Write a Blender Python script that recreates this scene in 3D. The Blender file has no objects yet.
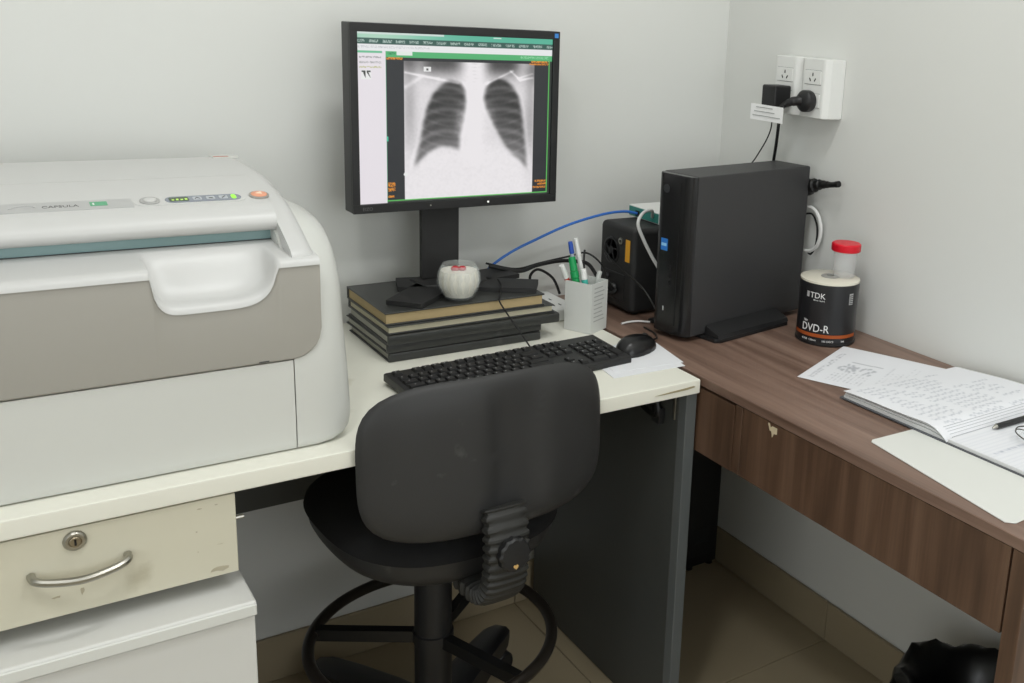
import bpy, bmesh, math, random
import numpy as np
from mathutils import Vector, Matrix
random.seed(7); np.random.seed(7)
R = math.radians
scene = bpy.context.scene
COL = scene.collection

# ------------------------------------------------------------------ camera
def camera():
    yaw, pitch, roll = R(37.3914), R(-13.6952), R(3.3989)
    f = Vector((math.sin(yaw)*math.cos(pitch), math.cos(yaw)*math.cos(pitch), math.sin(pitch)))
    r = Vector((math.cos(yaw), -math.sin(yaw), 0)); u = r.cross(f)
    r2 = r*math.cos(roll)+u*math.sin(roll); u2 = -r*math.sin(roll)+u*math.cos(roll)
    cam = bpy.data.cameras.new('camera'); o = bpy.data.objects.new('camera', cam); COL.objects.link(o)
    m = Matrix((r2, u2, -f)).transposed().to_4x4(); m.translation = Vector((-1.5570, -1.9407, 1.3724))
    o.matrix_world = m
    cam.sensor_fit = 'HORIZONTAL'; cam.sensor_width = 36; cam.lens = 36*1010.657/1024
    cam.shift_x = (512-689.436)/1024; cam.shift_y = (267.582-341.5)/1024
    cam.clip_start = .02
    scene.camera = o
camera()

# ------------------------------------------------------------------ world, lamps, exposure
w = bpy.data.worlds.new('world'); scene.world = w; w.use_nodes = True
w.node_tree.nodes['Background'].inputs[0].default_value = (.8, .85, .9, 1)
w.node_tree.nodes['Background'].inputs[1].default_value = 1.2
scene.view_settings.view_transform = 'Standard'; scene.view_settings.look = 'None'
scene.view_settings.exposure = -0.10; scene.view_settings.gamma = 1.0
scene.view_settings.use_curve_mapping = False
LAMPS = [(-.78, -.95, .6, .22, 9.0), (-.55, -2.10, .6, .22, 8.0), (-1.75, -1.55, .22, .22, 9.5)]   # x, y, size x, size y, watts
CEIL = 2.70
for i, (x, y, sx, sy, p) in enumerate(LAMPS):
    l = bpy.data.lights.new('ceiling_lamp_light', 'AREA'); l.shape = 'RECTANGLE'; l.size = sx; l.size_y = sy
    l.energy = p; l.color = (.985, 1.0, 1.0)
    o = bpy.data.objects.new('ceiling_lamp_light', l); COL.objects.link(o); o.location = (x, y, CEIL-.075)

FILL_WIN = (-3.05, -1.45, .80, 2.15)     # unseen window added to the left wall for fill: y0, y1, z0, z1
l = bpy.data.lights.new('window_daylight', 'AREA'); l.shape = 'RECTANGLE'; l.size = FILL_WIN[3]-FILL_WIN[2]-.1; l.size_y = FILL_WIN[1]-FILL_WIN[0]-.1
l.energy = 13.0; l.color = (.98, 1.0, 1.0)  # added fill light, lifts the right wall below the brown desk
o = bpy.data.objects.new('window_daylight', l); COL.objects.link(o); o.location = (-3.295, (FILL_WIN[0]+FILL_WIN[1])/2, (FILL_WIN[2]+FILL_WIN[3])/2); o.rotation_euler = (0, R(-90), 0)

FILL_WIN2 = (-1.75, -.15, .70, 2.15)     # window added behind the camera for low fill: x0, x1, z0, z1
l = bpy.data.lights.new('window_daylight', 'AREA'); l.shape = 'RECTANGLE'; l.size = FILL_WIN2[1]-FILL_WIN2[0]-.1; l.size_y = FILL_WIN2[3]-FILL_WIN2[2]-.1
l.energy = 13.0; l.color = (.98, 1.0, 1.0)  # added fill light for the dark areas under desk and monitor
o = bpy.data.objects.new('window_daylight', l); COL.objects.link(o); o.location = ((FILL_WIN2[0]+FILL_WIN2[1])/2, -3.395, (FILL_WIN2[2]+FILL_WIN2[3])/2); o.rotation_euler = (R(90), 0, 0)

# ------------------------------------------------------------------ helpers
def lin(c):
    return tuple(((v/255)/12.92 if v/255 <= .04045 else ((v/255+.055)/1.055)**2.4) for v in c)
WL = {}
def thing(name, loc, label, cat, group=None):
    o = bpy.data.objects.new(name, None); COL.objects.link(o); o.location = loc; o.empty_display_size = .05
    o['label'] = label; o['category'] = cat
    if group: o['group'] = group
    WL[o] = Vector(loc); return o
def tag(o, label, cat, group=None):
    o['label'] = label; o['category'] = cat
    if group: o['group'] = group
    return o
def place(o, c, parent):
    WL[o] = Vector(c)
    if parent is not None:
        o.parent = parent; o.location = Vector(c)-WL[parent]
    else: o.location = c
def finish(me, mat, smooth, angle=35):
    if mat: me.materials.append(mat)
    if smooth:
        me.polygons.foreach_set('use_smooth', [True]*len(me.polygons)); me.set_sharp_from_angle(angle=R(angle))
    me.update()
def obj(name, bm, mat, parent=None, smooth=True, label=None, angle=35, wn=False, recalc=True):
    if recalc: bmesh.ops.recalc_face_normals(bm, faces=bm.faces[:])
    co = [v.co for v in bm.verts]
    c = Vector([(min(p[i] for p in co)+max(p[i] for p in co))/2 for i in range(3)]); c.z = min(p.z for p in co)
    for v in bm.verts: v.co -= c
    me = bpy.data.meshes.new(name); bm.to_mesh(me); bm.free(); finish(me, mat, smooth, angle)
    o = bpy.data.objects.new(name, me); COL.objects.link(o); place(o, c, parent)
    if label: o['label'] = label
    if wn:
        m = o.modifiers.new('weighted', 'WEIGHTED_NORMAL'); m.keep_sharp = True
    return o
def dupe(src, c, parent):
    o = bpy.data.objects.new(src.name.split('.')[0], src.data); COL.objects.link(o); place(o, c, parent); return o
def struct(o): o['kind'] = 'structure'; return o
def xf(bm, M):
    bmesh.ops.transform(bm, matrix=M, verts=bm.verts[:]); return bm
def box(x0, x1, y0, y1, z0, z1, r=0, seg=2, bm=None):
    b = bm or bmesh.new()
    ret = bmesh.ops.create_cube(b, size=1)
    M = Matrix.Translation(((x0+x1)/2, (y0+y1)/2, (z0+z1)/2)) @ Matrix.Diagonal((abs(x1-x0), abs(y1-y0), abs(z1-z0), 1))
    bmesh.ops.transform(b, matrix=M, verts=ret['verts'])
    if r:
        es = list({e for v in ret['verts'] for e in v.link_edges})
        bmesh.ops.bevel(b, geom=es, offset=r, segments=seg, profile=.5, affect='EDGES')
    return b
def B(name, x0, x1, y0, y1, z0, z1, mat, parent=None, r=.002, seg=2, label=None):
    return obj(name, box(x0, x1, y0, y1, z0, z1, r, seg), mat, parent, label=label, wn=r > 0)
def prism(prof, a0, a1, axis='x', r=0, seg=3, only_ends=True):
    """prof = list of 2D points; extruded along axis. x: (y,z), y: (x,z), z: (x,y)"""
    b = bmesh.new()
    def P(p, a): return {'x': (a, p[0], p[1]), 'y': (p[0], a, p[1]), 'z': (p[0], p[1], a)}[axis]
    v0 = [b.verts.new(P(p, a0)) for p in prof]; v1 = [b.verts.new(P(p, a1)) for p in prof]
    n = len(prof)
    b.faces.new(v0); b.faces.new(v1[::-1])
    for i in range(n): b.faces.new((v0[i], v0[(i+1) % n], v1[(i+1) % n], v1[i]))
    if r:
        s0, s1 = set(v0), set(v1)
        es = [e for e in b.edges if (e.verts[0] in s0) == (e.verts[1] in s0)]
        bmesh.ops.bevel(b, geom=es, offset=r, segments=seg, profile=.5, affect='EDGES')
    return b
def spline(pts, n=8):
    pts = [Vector(p) for p in pts]; out = []
    for i in range(len(pts)-1):
        p0 = pts[max(i-1, 0)]; p1 = pts[i]; p2 = pts[i+1]; p3 = pts[min(i+2, len(pts)-1)]
        for k in range(n):
            t = k/n
            out.append(.5*((2*p1)+(p2-p0)*t+(2*p0-5*p1+4*p2-p3)*t*t+(3*p1-p0-3*p2+p3)*t*t*t))
    out.append(pts[-1]); return out
def tube(pts, r, seg=8, n=8, closed=False, bm=None, smoothpath=True):
    P = spline(pts, n) if smoothpath else [Vector(p) for p in pts]
    b = bm or bmesh.new(); rings = []
    up = Vector((0, 0, 1))
    N = len(P)
    prev = None
    for i, p in enumerate(P):
        if closed: t = (P[(i+1) % N]-P[i-1])
        else: t = P[min(i+1, N-1)]-P[max(i-1, 0)]
        t.normalize()
        if prev is None:
            a = t.cross(up)
            if a.length < .1: a = t.cross(Vector((1, 0, 0)))
        else: a = prev-t*prev.dot(t)
        a.normalize(); prev = a; c = t.cross(a)
        rr = r[min(int(i*len(r)/N), len(r)-1)] if isinstance(r, (list, tuple)) else r
        rings.append([b.verts.new(p+a*math.cos(q*2*math.pi/seg)*rr+c*math.sin(q*2*math.pi/seg)*rr) for q in range(seg)])
    M = N if closed else N-1
    for i in range(M):
        A, C = rings[i], rings[(i+1) % N]
        for q in range(seg): b.faces.new((A[q], A[(q+1) % seg], C[(q+1) % seg], C[q]))
    if not closed: b.faces.new(rings[0][::-1]); b.faces.new(rings[-1])
    return b
def lathe(prof, seg=32, c=(0, 0, 0), cap=True):
    """prof (r,z) bottom to top"""
    b = bmesh.new(); rings = []
    for r_, z in prof:
        if r_ < 1e-6: rings.append([b.verts.new((c[0], c[1], c[2]+z))])
        else: rings.append([b.verts.new((c[0]+r_*math.cos(a), c[1]+r_*math.sin(a), c[2]+z)) for a in [2*math.pi*k/seg for k in range(seg)]])
    for i in range(len(rings)-1):
        A, C = rings[i], rings[i+1]
        for q in range(seg):
            q2 = (q+1) % seg
            if len(A) == 1 and len(C) == 1: continue
            if len(A) == 1: b.faces.new((A[0], C[q2], C[q]))
            elif len(C) == 1: b.faces.new((A[q], A[q2], C[0]))
            else: b.faces.new((A[q], A[q2], C[q2], C[q]))
    if cap:
        if len(rings[0]) > 1: b.faces.new(rings[0][::-1])
        if len(rings[-1]) > 1: b.faces.new(rings[-1])
    return b
def along(p0, p1):
    """matrix taking +z to p1-p0 at p0"""
    d = (Vector(p1)-Vector(p0)); q = d.to_track_quat('Z', 'Y')
    return Matrix.Translation(p0) @ q.to_matrix().to_4x4()
def rod(p0, p1, r0, r1=None, seg=16, cap_r=0):
    L = (Vector(p1)-Vector(p0)).length; r1 = r0 if r1 is None else r1
    c = min(r0, r1)*.15
    return xf(lathe([(r0-c, 0), (r0, c), (r1, L-c), (r1-c, L)], seg), along(p0, p1))
def frame(o, ux, uy):
    ux = Vector(ux).normalized(); uy = Vector(uy); uy = (uy-ux*uy.dot(ux)).normalized(); n = ux.cross(uy)
    M = Matrix((ux, uy, n)).transposed().to_4x4(); M.translation = Vector(o); return M
def text_bm(s, size, align='LEFT', ext=.0002, spacing=1.0, xs=1.0):
    cu = bpy.data.curves.new('lettering', 'FONT'); cu.body = s; cu.size = size; cu.align_x = align; cu.extrude = ext
    cu.resolution_u = 3; cu.space_character = spacing
    t = bpy.data.objects.new('lettering', cu); COL.objects.link(t)
    dg = bpy.context.evaluated_depsgraph_get(); dg.update()
    me = bpy.data.meshes.new_from_object(t.evaluated_get(dg))
    b = bmesh.new(); b.from_mesh(me); bpy.data.objects.remove(t); bpy.data.curves.remove(cu); bpy.data.meshes.remove(me)
    if xs != 1: bmesh.ops.scale(b, vec=(xs, 1, 1), verts=b.verts[:])
    return b
def text(name, s, size, mat, parent, M, **k):
    return obj(name, xf(text_bm(s, size, **k), M), mat, parent, smooth=False, recalc=False)
def smooth01(a, b, x):
    t = min(1, max(0, (x-a)/(b-a))); return t*t*(3-2*t)

# ------------------------------------------------------------------ materials
MATS = {}
def mat(name, rgb, rough=.5, metal=0, var=.0, vscale=8, bump=0, bscale=200, coat=0, trans=0, ior=1.45, emit=0, spec=.5, stain=None, sscale=6, alpha=1):
    if name in MATS: return MATS[name]
    m = bpy.data.materials.new(name); m.use_nodes = True; nt = m.node_tree; p = nt.nodes['Principled BSDF']
    c = lin(rgb)
    p.inputs['Base Color'].default_value = (*c, 1); p.inputs['Roughness'].default_value = rough
    p.inputs['Metallic'].default_value = metal; p.inputs['IOR'].default_value = ior
    p.inputs['Coat Weight'].default_value = coat; p.inputs['Transmission Weight'].default_value = trans
    p.inputs['Specular IOR Level'].default_value = spec
    if emit:
        p.inputs['Emission Color'].default_value = (*c, 1); p.inputs['Emission Strength'].default_value = emit
    tc = nt.nodes.new('ShaderNodeTexCoord')
    if var or stain:
        n = nt.nodes.new('ShaderNodeTexNoise'); n.inputs['Scale'].default_value = vscale; n.inputs['Detail'].default_value = 6
        nt.links.new(tc.outputs['Object'], n.inputs['Vector'])
        mx = nt.nodes.new('ShaderNodeMix'); mx.data_type = 'RGBA'
        mx.inputs['A'].default_value = (*[v*(1-var) for v in c], 1); mx.inputs['B'].default_value = (*[min(1, v*(1+var)) for v in c], 1)
        nt.links.new(n.outputs['Fac'], mx.inputs['Factor']); out = mx.outputs['Result']
        if stain:
            n2 = nt.nodes.new('ShaderNodeTexNoise'); n2.inputs['Scale'].default_value = sscale; n2.inputs['Detail'].default_value = 8
            nt.links.new(tc.outputs['Object'], n2.inputs['Vector'])
            rp = nt.nodes.new('ShaderNodeValToRGB'); rp.color_ramp.elements[0].position = .66; rp.color_ramp.elements[1].position = .76
            rp.color_ramp.elements[1].color = (.6, .6, .6, 1)
            nt.links.new(n2.outputs['Fac'], rp.inputs['Fac'])
            m2 = nt.nodes.new('ShaderNodeMix'); m2.data_type = 'RGBA'; nt.links.new(rp.outputs['Color'], m2.inputs['Factor'])
            nt.links.new(out, m2.inputs['A']); m2.inputs['B'].default_value = (*lin(stain), 1); out = m2.outputs['Result']
        nt.links.new(out, p.inputs['Base Color'])
    if bump:
        n = nt.nodes.new('ShaderNodeTexNoise'); n.inputs['Scale'].default_value = bscale; n.inputs['Detail'].default_value = 3
        nt.links.new(tc.outputs['Object'], n.inputs['Vector'])
        bp = nt.nodes.new('ShaderNodeBump'); bp.inputs['Strength'].default_value = bump; bp.inputs['Distance'].default_value = .001
        nt.links.new(n.outputs['Fac'], bp.inputs['Height']); nt.links.new(bp.outputs['Normal'], p.inputs['Normal'])
    if alpha < 1: p.inputs['Alpha'].default_value = alpha
    MATS[name] = m; return m
def wood(name, c1, c2, c3, axis):
    m = bpy.data.materials.new(name); m.use_nodes = True; nt = m.node_tree; p = nt.nodes['Principled BSDF']
    p.inputs['Roughness'].default_value = .42
    g = nt.nodes.new('ShaderNodeNewGeometry'); mp = nt.nodes.new('ShaderNodeMapping')
    sc = {'y': (22, 1.1, 22), 'z': (20, 20, 1.6)}[axis]; mp.inputs['Scale'].default_value = sc
    nt.links.new(g.outputs['Position'], mp.inputs['Vector'])
    n = nt.nodes.new('ShaderNodeTexNoise'); n.inputs['Scale'].default_value = 1.2; n.inputs['Detail'].default_value = 7; n.inputs['Distortion'].default_value = .8
    nt.links.new(mp.outputs['Vector'], n.inputs['Vector'])
    rp = nt.nodes.new('ShaderNodeValToRGB'); e = rp.color_ramp.elements
    e[0].position = .3; e[0].color = (*lin(c1), 1); e[1].position = .7; e[1].color = (*lin(c3), 1)
    k = e.new(.5); k.color = (*lin(c2), 1)
    nt.links.new(n.outputs['Fac'], rp.inputs['Fac'])
    mp2 = nt.nodes.new('ShaderNodeMapping'); mp2.inputs['Scale'].default_value = [v*8 if v > 5 else v*2 for v in sc]
    nt.links.new(g.outputs['Position'], mp2.inputs['Vector'])
    n2 = nt.nodes.new('ShaderNodeTexNoise'); n2.inputs['Scale'].default_value = 1.5; n2.inputs['Detail'].default_value = 4
    nt.links.new(mp2.outputs['Vector'], n2.inputs['Vector'])
    mx = nt.nodes.new('ShaderNodeMix'); mx.data_type = 'RGBA'; mx.blend_type = 'MULTIPLY'; mx.inputs['Factor'].default_value = .35
    nt.links.new(rp.outputs['Color'], mx.inputs['A']); nt.links.new(n2.outputs['Fac'], mx.inputs['B'])
    nt.links.new(mx.outputs['Result'], p.inputs['Base Color'])
    return m
def ink_mat(name, emit=0, rough=.6):
    m = bpy.data.materials.new(name); m.use_nodes = True; nt = m.node_tree; p = nt.nodes['Principled BSDF']
    a = nt.nodes.new('ShaderNodeVertexColor'); a.layer_name = 'ink'
    p.inputs['Roughness'].default_value = rough
    if emit:
        p.inputs['Base Color'].default_value = (.01, .01, .01, 1)
        nt.links.new(a.outputs['Color'], p.inputs['Emission Color']); p.inputs['Emission Strength'].default_value = emit
    else: nt.links.new(a.outputs['Color'], p.inputs['Base Color'])
    return m
def printed(name, img, fn, m, parent, label=None):
    """img HxWx3 sRGB 0..255; fn(u,v) -> world point, u left-right, v top-down; one vertex per picture cell"""
    H, W = img.shape[:2]
    co = np.array([fn(i/(W-1), j/(H-1)) for j in range(H) for i in range(W)], dtype=float)
    c = (co.min(0)+co.max(0))/2; c[2] = co[:, 2].min()
    idx = np.arange(H*W).reshape(H, W)
    fc = np.stack([idx[:-1, :-1], idx[1:, :-1], idx[1:, 1:], idx[:-1, 1:]], -1).reshape(-1, 4)
    me = bpy.data.meshes.new(name); me.from_pydata((co-c).tolist(), [], fc.tolist())
    a = me.color_attributes.new('ink', 'FLOAT_COLOR', 'POINT')
    s = img.reshape(-1, 3)/255.; l = np.where(s <= .04045, s/12.92, ((s+.055)/1.055)**2.4)
    a.data.foreach_set('color', np.concatenate([l, np.ones((len(l), 1))], 1).astype(np.float32).ravel())
    finish(me, m, True, 80)
    o = bpy.data.objects.new(name, me); COL.objects.link(o); place(o, Vector(c), parent)
    if label: o['label'] = label
    return o

M_wall = mat('wall_paint', (219, 220, 216), .55, var=.012, vscale=3, bump=.08, bscale=60)
M_ceil = mat('ceiling_paint', (232, 232, 228), .8)
M_tile = mat('beige_floor_tile', (168, 154, 127), .28, var=.06, vscale=5)
M_grout = mat('tile_grout', (126, 116, 96), .8)
M_skirt = mat('skirting_tile', (158, 145, 120), .35, var=.05, vscale=6)
M_desk = mat('cream_laminate', (230, 229, 217), .35, var=.02, vscale=4, stain=(176, 168, 140), sscale=7)
M_drawer = mat('aged_cream_laminate', (205, 201, 182), .4, var=.02, vscale=4, stain=(165, 158, 135), sscale=9)
M_cab = mat('white_cabinet_laminate', (212, 212, 208), .35, var=.01)
M_gray = mat('dark_grey_laminate', (68, 70, 68), .45, var=.06, vscale=12)
M_grayed = mat('grey_edge_band', (92, 96, 96), .4)
W_top = wood('walnut_top', (104, 80, 67), (132, 106, 92), (150, 124, 109), 'y')
W_face = wood('walnut_face', (78, 57, 43), (100, 75, 58), (116, 90, 72), 'z')
M_edge = mat('walnut_edge', (92, 68, 52), .45, var=.12, vscale=25)
M_prn = mat('printer_white', (204, 205, 200), .32, var=.008)
M_prn2 = mat('printer_light_grey', (200, 200, 198), .34)
M_prn3 = mat('printer_warm_grey', (156, 153, 145), .42, var=.02, vscale=6)
M_black = mat('black_plastic', (30, 30, 31), .42, var=.08, vscale=20)
M_blackm = mat('black_matte_plastic', (38, 38, 38), .6, bump=.15, bscale=700)
M_soft = mat('black_fabric', (14, 14, 15), .9, bump=.5, bscale=900)
M_shell = mat('chair_shell_plastic', (44, 44, 44), .5, var=.1, vscale=14, bump=.15, bscale=500, stain=(84, 84, 82), sscale=22)
M_blk_metal = mat('black_painted_metal', (20, 20, 20), .35)
M_rubber = mat('cable_rubber', (16, 16, 16), .5)
M_blue = mat('blue_cable', (40, 104, 190), .45)
M_white = mat('white_plastic', (226, 227, 224), .35)
M_whitec = mat('white_cable', (218, 218, 216), .45)
M_paper = mat('white_paper', (226, 227, 230), .7)
M_card = mat('white_card', (216, 217, 212), .5)
M_chrome = mat('brushed_nickel', (170, 168, 160), .3, metal=1)
M_dkhole = mat('dark_recess', (8, 8, 8), .8)
M_glass = mat('clear_glass', (226, 232, 232), .04, alpha=.16)
M_clear = mat('clear_plastic', (236, 238, 238), .15, alpha=.16)
M_red = mat('red_plastic', (214, 18, 40), .35)
M_ink = ink_mat('printed_paper')

# ------------------------------------------------------------------ room shell
XL, YF = -3.3, -3.4
fl = struct(obj('floor', box(XL-.1, .1, YF-.1, .1, -.12, -.003), M_grout, smooth=False))
xs = [-.545-.6*k for k in range(0, 6)]; xs = [0]+[v for v in xs if v > XL]+[XL]
ys = [0, -.512]+[-.512-.6*k for k in range(1, 5)]; ys = [v for v in ys if v > YF]+[YF]
for i in range(len(xs)-1):
    for j in range(len(ys)-1):
        g = .0015
        obj('tile', box(xs[i+1]+g, xs[i]-g, ys[j+1]+g, ys[j]-g, -.004, 0, .0008, 1), M_tile, fl, smooth=False)
struct(obj('wall_back', box(XL-.1, .1, 0, .1, 0, CEIL), M_wall, smooth=False))
struct(obj('wall_right', box(0, .1, YF, 0, 0, CEIL), M_wall, smooth=False))
wf = bmesh.new()
for a in ((XL-.1, FILL_WIN2[0], 0, CEIL), (FILL_WIN2[1], .1, 0, CEIL), (FILL_WIN2[0], FILL_WIN2[1], 0, FILL_WIN2[2]), (FILL_WIN2[0], FILL_WIN2[1], FILL_WIN2[3], CEIL)): box(a[0], a[1], YF-.1, YF, a[2], a[3], bm=wf)  # wall pieces round the added rear window
struct(obj('wall_front', wf, M_wall, smooth=False))
wf = bmesh.new()
for a in ((YF, FILL_WIN[0], 0, CEIL), (FILL_WIN[1], 0, 0, CEIL), (FILL_WIN[0], FILL_WIN[1], 0, FILL_WIN[2]), (FILL_WIN[0], FILL_WIN[1], FILL_WIN[3], CEIL)): box(XL-.1, XL, a[0], a[1], a[2], a[3], bm=wf)  # wall pieces round the added left window
struct(obj('wall_left', wf, M_wall, smooth=False))
M_alu = mat('window_frame_white', (225, 226, 226), .4)  # frame colour of the two added windows
wfr = bmesh.new(); ym = (FILL_WIN[0]+FILL_WIN[1])/2
for a in ((FILL_WIN[0]+.001, FILL_WIN[0]+.05, FILL_WIN[2]+.001, FILL_WIN[3]-.001), (FILL_WIN[1]-.05, FILL_WIN[1]-.001, FILL_WIN[2]+.001, FILL_WIN[3]-.001), (FILL_WIN[0]+.05, FILL_WIN[1]-.05, FILL_WIN[2]+.001, FILL_WIN[2]+.05), (FILL_WIN[0]+.05, FILL_WIN[1]-.05, FILL_WIN[3]-.05, FILL_WIN[3]-.001), (ym-.025, ym+.025, FILL_WIN[2]+.05, FILL_WIN[3]-.05)): box(XL-.08, XL-.03, a[0], a[1], a[2], a[3], bm=wfr)
wn_ = struct(obj('window_1', wfr, M_alu, smooth=False))  # frame of the added left window, there only for its fill light
for a, b_ in ((FILL_WIN[0]+.05, ym-.025), (ym+.025, FILL_WIN[1]-.05)): obj('pane', box(XL-.058, XL-.052, a, b_, FILL_WIN[2]+.05, FILL_WIN[3]-.05), mat('window_glass', (240, 245, 245), .05, alpha=.1), wn_, smooth=False)
wfr = bmesh.new(); xm = (FILL_WIN2[0]+FILL_WIN2[1])/2
for a in ((FILL_WIN2[0]+.001, FILL_WIN2[0]+.05, FILL_WIN2[2]+.001, FILL_WIN2[3]-.001), (FILL_WIN2[1]-.05, FILL_WIN2[1]-.001, FILL_WIN2[2]+.001, FILL_WIN2[3]-.001), (FILL_WIN2[0]+.05, FILL_WIN2[1]-.05, FILL_WIN2[2]+.001, FILL_WIN2[2]+.05), (FILL_WIN2[0]+.05, FILL_WIN2[1]-.05, FILL_WIN2[3]-.05, FILL_WIN2[3]-.001), (xm-.025, xm+.025, FILL_WIN2[2]+.05, FILL_WIN2[3]-.05)): box(a[0], a[1], YF-.08, YF-.03, a[2], a[3], bm=wfr)
wn_ = struct(obj('window_2', wfr, M_alu, smooth=False))  # frame of the added rear window, unseen source of fill light
for a, b_ in ((FILL_WIN2[0]+.05, xm-.025), (xm+.025, FILL_WIN2[1]-.05)): obj('pane', box(a, b_, YF-.058, YF-.052, FILL_WIN2[2]+.05, FILL_WIN2[3]-.05), mat('window_glass', (240, 245, 245), .05, alpha=.1), wn_, smooth=False)
struct(obj('ceiling', box(XL-.1, .1, YF-.1, .1, CEIL, CEIL+.1), M_ceil, smooth=False))
sk = struct(obj('baseboard_right', box(-.004, -.0005, YF+.02, -.012, 0, .094), M_grout, smooth=False))
for j in range(len(ys)-1):
    obj('skirting_tile', box(-.010, -.001, ys[j+1]+(.02 if j == len(ys)-2 else .001), ys[j]-(.012 if j == 0 else .001), .001, .096, .0015, 1), M_skirt, sk, smooth=False)
sk = struct(obj('baseboard_back', box(XL+.02, -.012, -.004, -.0005, 0, .094), M_grout, smooth=False))
for i in range(len(xs)-1):
    obj('skirting_tile', box(xs[i+1]+(.02 if i == len(xs)-2 else .001), xs[i]-(.012 if i == 0 else .001), -.010, -.001, .001, .100, .0015, 1), M_skirt, sk, smooth=False)
M_diff = mat('lamp_diffuser', (255, 252, 244), .5, emit=2.0)
for i, (x, y, sx, sy, p) in enumerate(LAMPS):
    t = thing('ceiling_lamp', (x, y, CEIL-.07), ['white ceiling panel lamp nearest the back wall', 'white ceiling panel lamp nearest the right wall', 'white ceiling panel lamp nearest the left wall'][i], 'lamp')
    B('housing', x-sx/2-.03, x+sx/2+.03, y-sy/2-.03, y+sy/2+.03, CEIL-.055, CEIL-.0005, M_white, t, .004)
    B('diffuser', x-sx/2, x+sx/2, y-sy/2, y+sy/2, CEIL-.065, CEIL-.056, M_diff, t, .002)

# ------------------------------------------------------------------ white desk (top, side panel, modesty panel)
DZ = .75
t = thing('white_desk', (-1.2, -.3, 0), 'long cream topped desk with dark grey side panel against the back wall', 'desk')
B('desktop', -2.05, -.4895, -.598, -.004, .723, DZ, M_desk, t, .003, 2)
sp = B('side_panel', -.508, -.487, -.560, -.030, .002, .7225, M_gray, t, .001, 1)
B('edge_strip', -.509, -.486, -.585, -.561, .002, .7225, M_grayed, sp, .001, 1)
B('side_panel', -2.04, -2.015, -.585, -.030, .002, .7225, M_gray, t, .001, 1)
B('modesty_panel', -2.012, -.512, -.075, -.055, .425, .722, M_gray, t, .001, 1)
obj('chipped_edge', prism([(-.590, .7355), (-.560, .7372), (-.530, .7385), (-.505, .7400), (-.502, .7375), (-.520, .7352), (-.545, .7348), (-.570, .7345)], -.5990, -.5975, 'y'), mat('worn_edge', (150, 140, 110), .6, var=.2, vscale=60), t, smooth=False)
# cable hook under the desktop on the panel
t = thing('cable_clip', (-.515, -.49, .60), 'black cable and clip hanging inside the dark grey desk panel', 'cable')
obj('cable', tube([(-.520, -.40, .71), (-.522, -.44, .672), (-.522, -.485, .655), (-.522, -.515, .660), (-.521, -.505, .69), (-.521, -.475, .712)], .006, 8), M_rubber, t)
B('clip', -.523, -.509, -.522, -.495, .640, .672, M_black, t, .003)
B('metal_strip', -.5115, -.5085, -.555, -.549, .660, .722, M_chrome, t, .0005, 1)

# drawer unit under desk
t = thing('drawer_box', (-1.55, -.4, .6), 'cream locking drawer hung under the left of the white desk', 'drawer')
B('carcass', -1.86, -1.285, -.57, -.10, .607, .722, M_drawer, t, .001, 1)
df = B('drawer_front', -1.868, -1.2735, -.592, -.572, .603, .7195, M_drawer, t, .0015, 2)
pts = [(-1.510, -.594, .666), (-1.507, -.606, .664), (-1.49, -.613, .6605), (-1.458, -.618, .658), (-1.425, -.613, .6605), (-1.408, -.606, .664), (-1.405, -.594, .666)]
hb = tube([(p[0], p[1], p[2]+(.002 if abs(p[0]+1.4575) < .04 else .002)) for p in pts], .0052, 10)
obj('handle', hb, M_chrome, df, label='curved satin nickel bow handle')
lk = obj('lock', rod((-1.461, -.5915, .702), (-1.461, -.597, .702), .0135, .0125, 24), M_chrome, df)
obj('lock_core', rod((-1.461, -.5968, .702), (-1.461, -.5985, .702), .0075, .007, 20), mat('aged_nickel', (150, 140, 120), .4, metal=1), lk)
B('keyhole', -1.4622, -1.4598, -.5992, -.5984, .698, .706, M_dkhole, lk, 0)
M_scuff = mat('scuffed_laminate', (176, 168, 146), .6, var=.2, vscale=90)
for (a, b_, c, d) in ((-1.318, -1.279, .609, .619), (-1.322, -1.315, .706, .709), (-1.300, -1.295, .708, .7095), (-1.325, -1.322, .674, .6765), (-1.324, -1.322, .645, .647), (-1.30, -1.29, .650, .6508), (-1.462, -1.454, .624, .640), (-1.492, -1.480, .628, .633)):
    n_ = 10; pl_ = [((a+b_)/2+(b_-a)/2*random.uniform(.45, 1)*math.cos(2*math.pi*q/n_), (c+d)/2+(d-c)/2*random.uniform(.35, 1)*math.sin(2*math.pi*q/n_)) for q in range(n_)]
    obj('scuff_mark', prism(pl_, -.5924, -.5915, 'y'), M_scuff, df, smooth=False)
obj('side_hinge', rod((-1.2735, -.585, .68), (-1.262, -.585, .68), .003, .003, 10), M_chrome, t)

# lower cabinet
t = thing('low_cabinet', (-1.6, -.40, 0), 'white low cabinet on the floor beneath the cream drawer', 'cabinet')
B('cabinet_body', -1.93, -1.266, -.612, -.12, .02, .555, M_cab, t, .002)
B('cabinet_top', -1.935, -1.2625, -.638, -.10, .557, .578, M_cab, t, .004, 3)
B('edge_band', -1.934, -1.2635, -.6405, -.636, .558, .574, M_card, t, .001, 1)
B('cabinet_door', -1.932, -1.2645, -.632, -.613, .03, .553, M_cab, t, .002)
B('plinth', -1.92, -1.28, -.59, -.12, .0, .02, M_gray, t, .001, 1)

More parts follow.
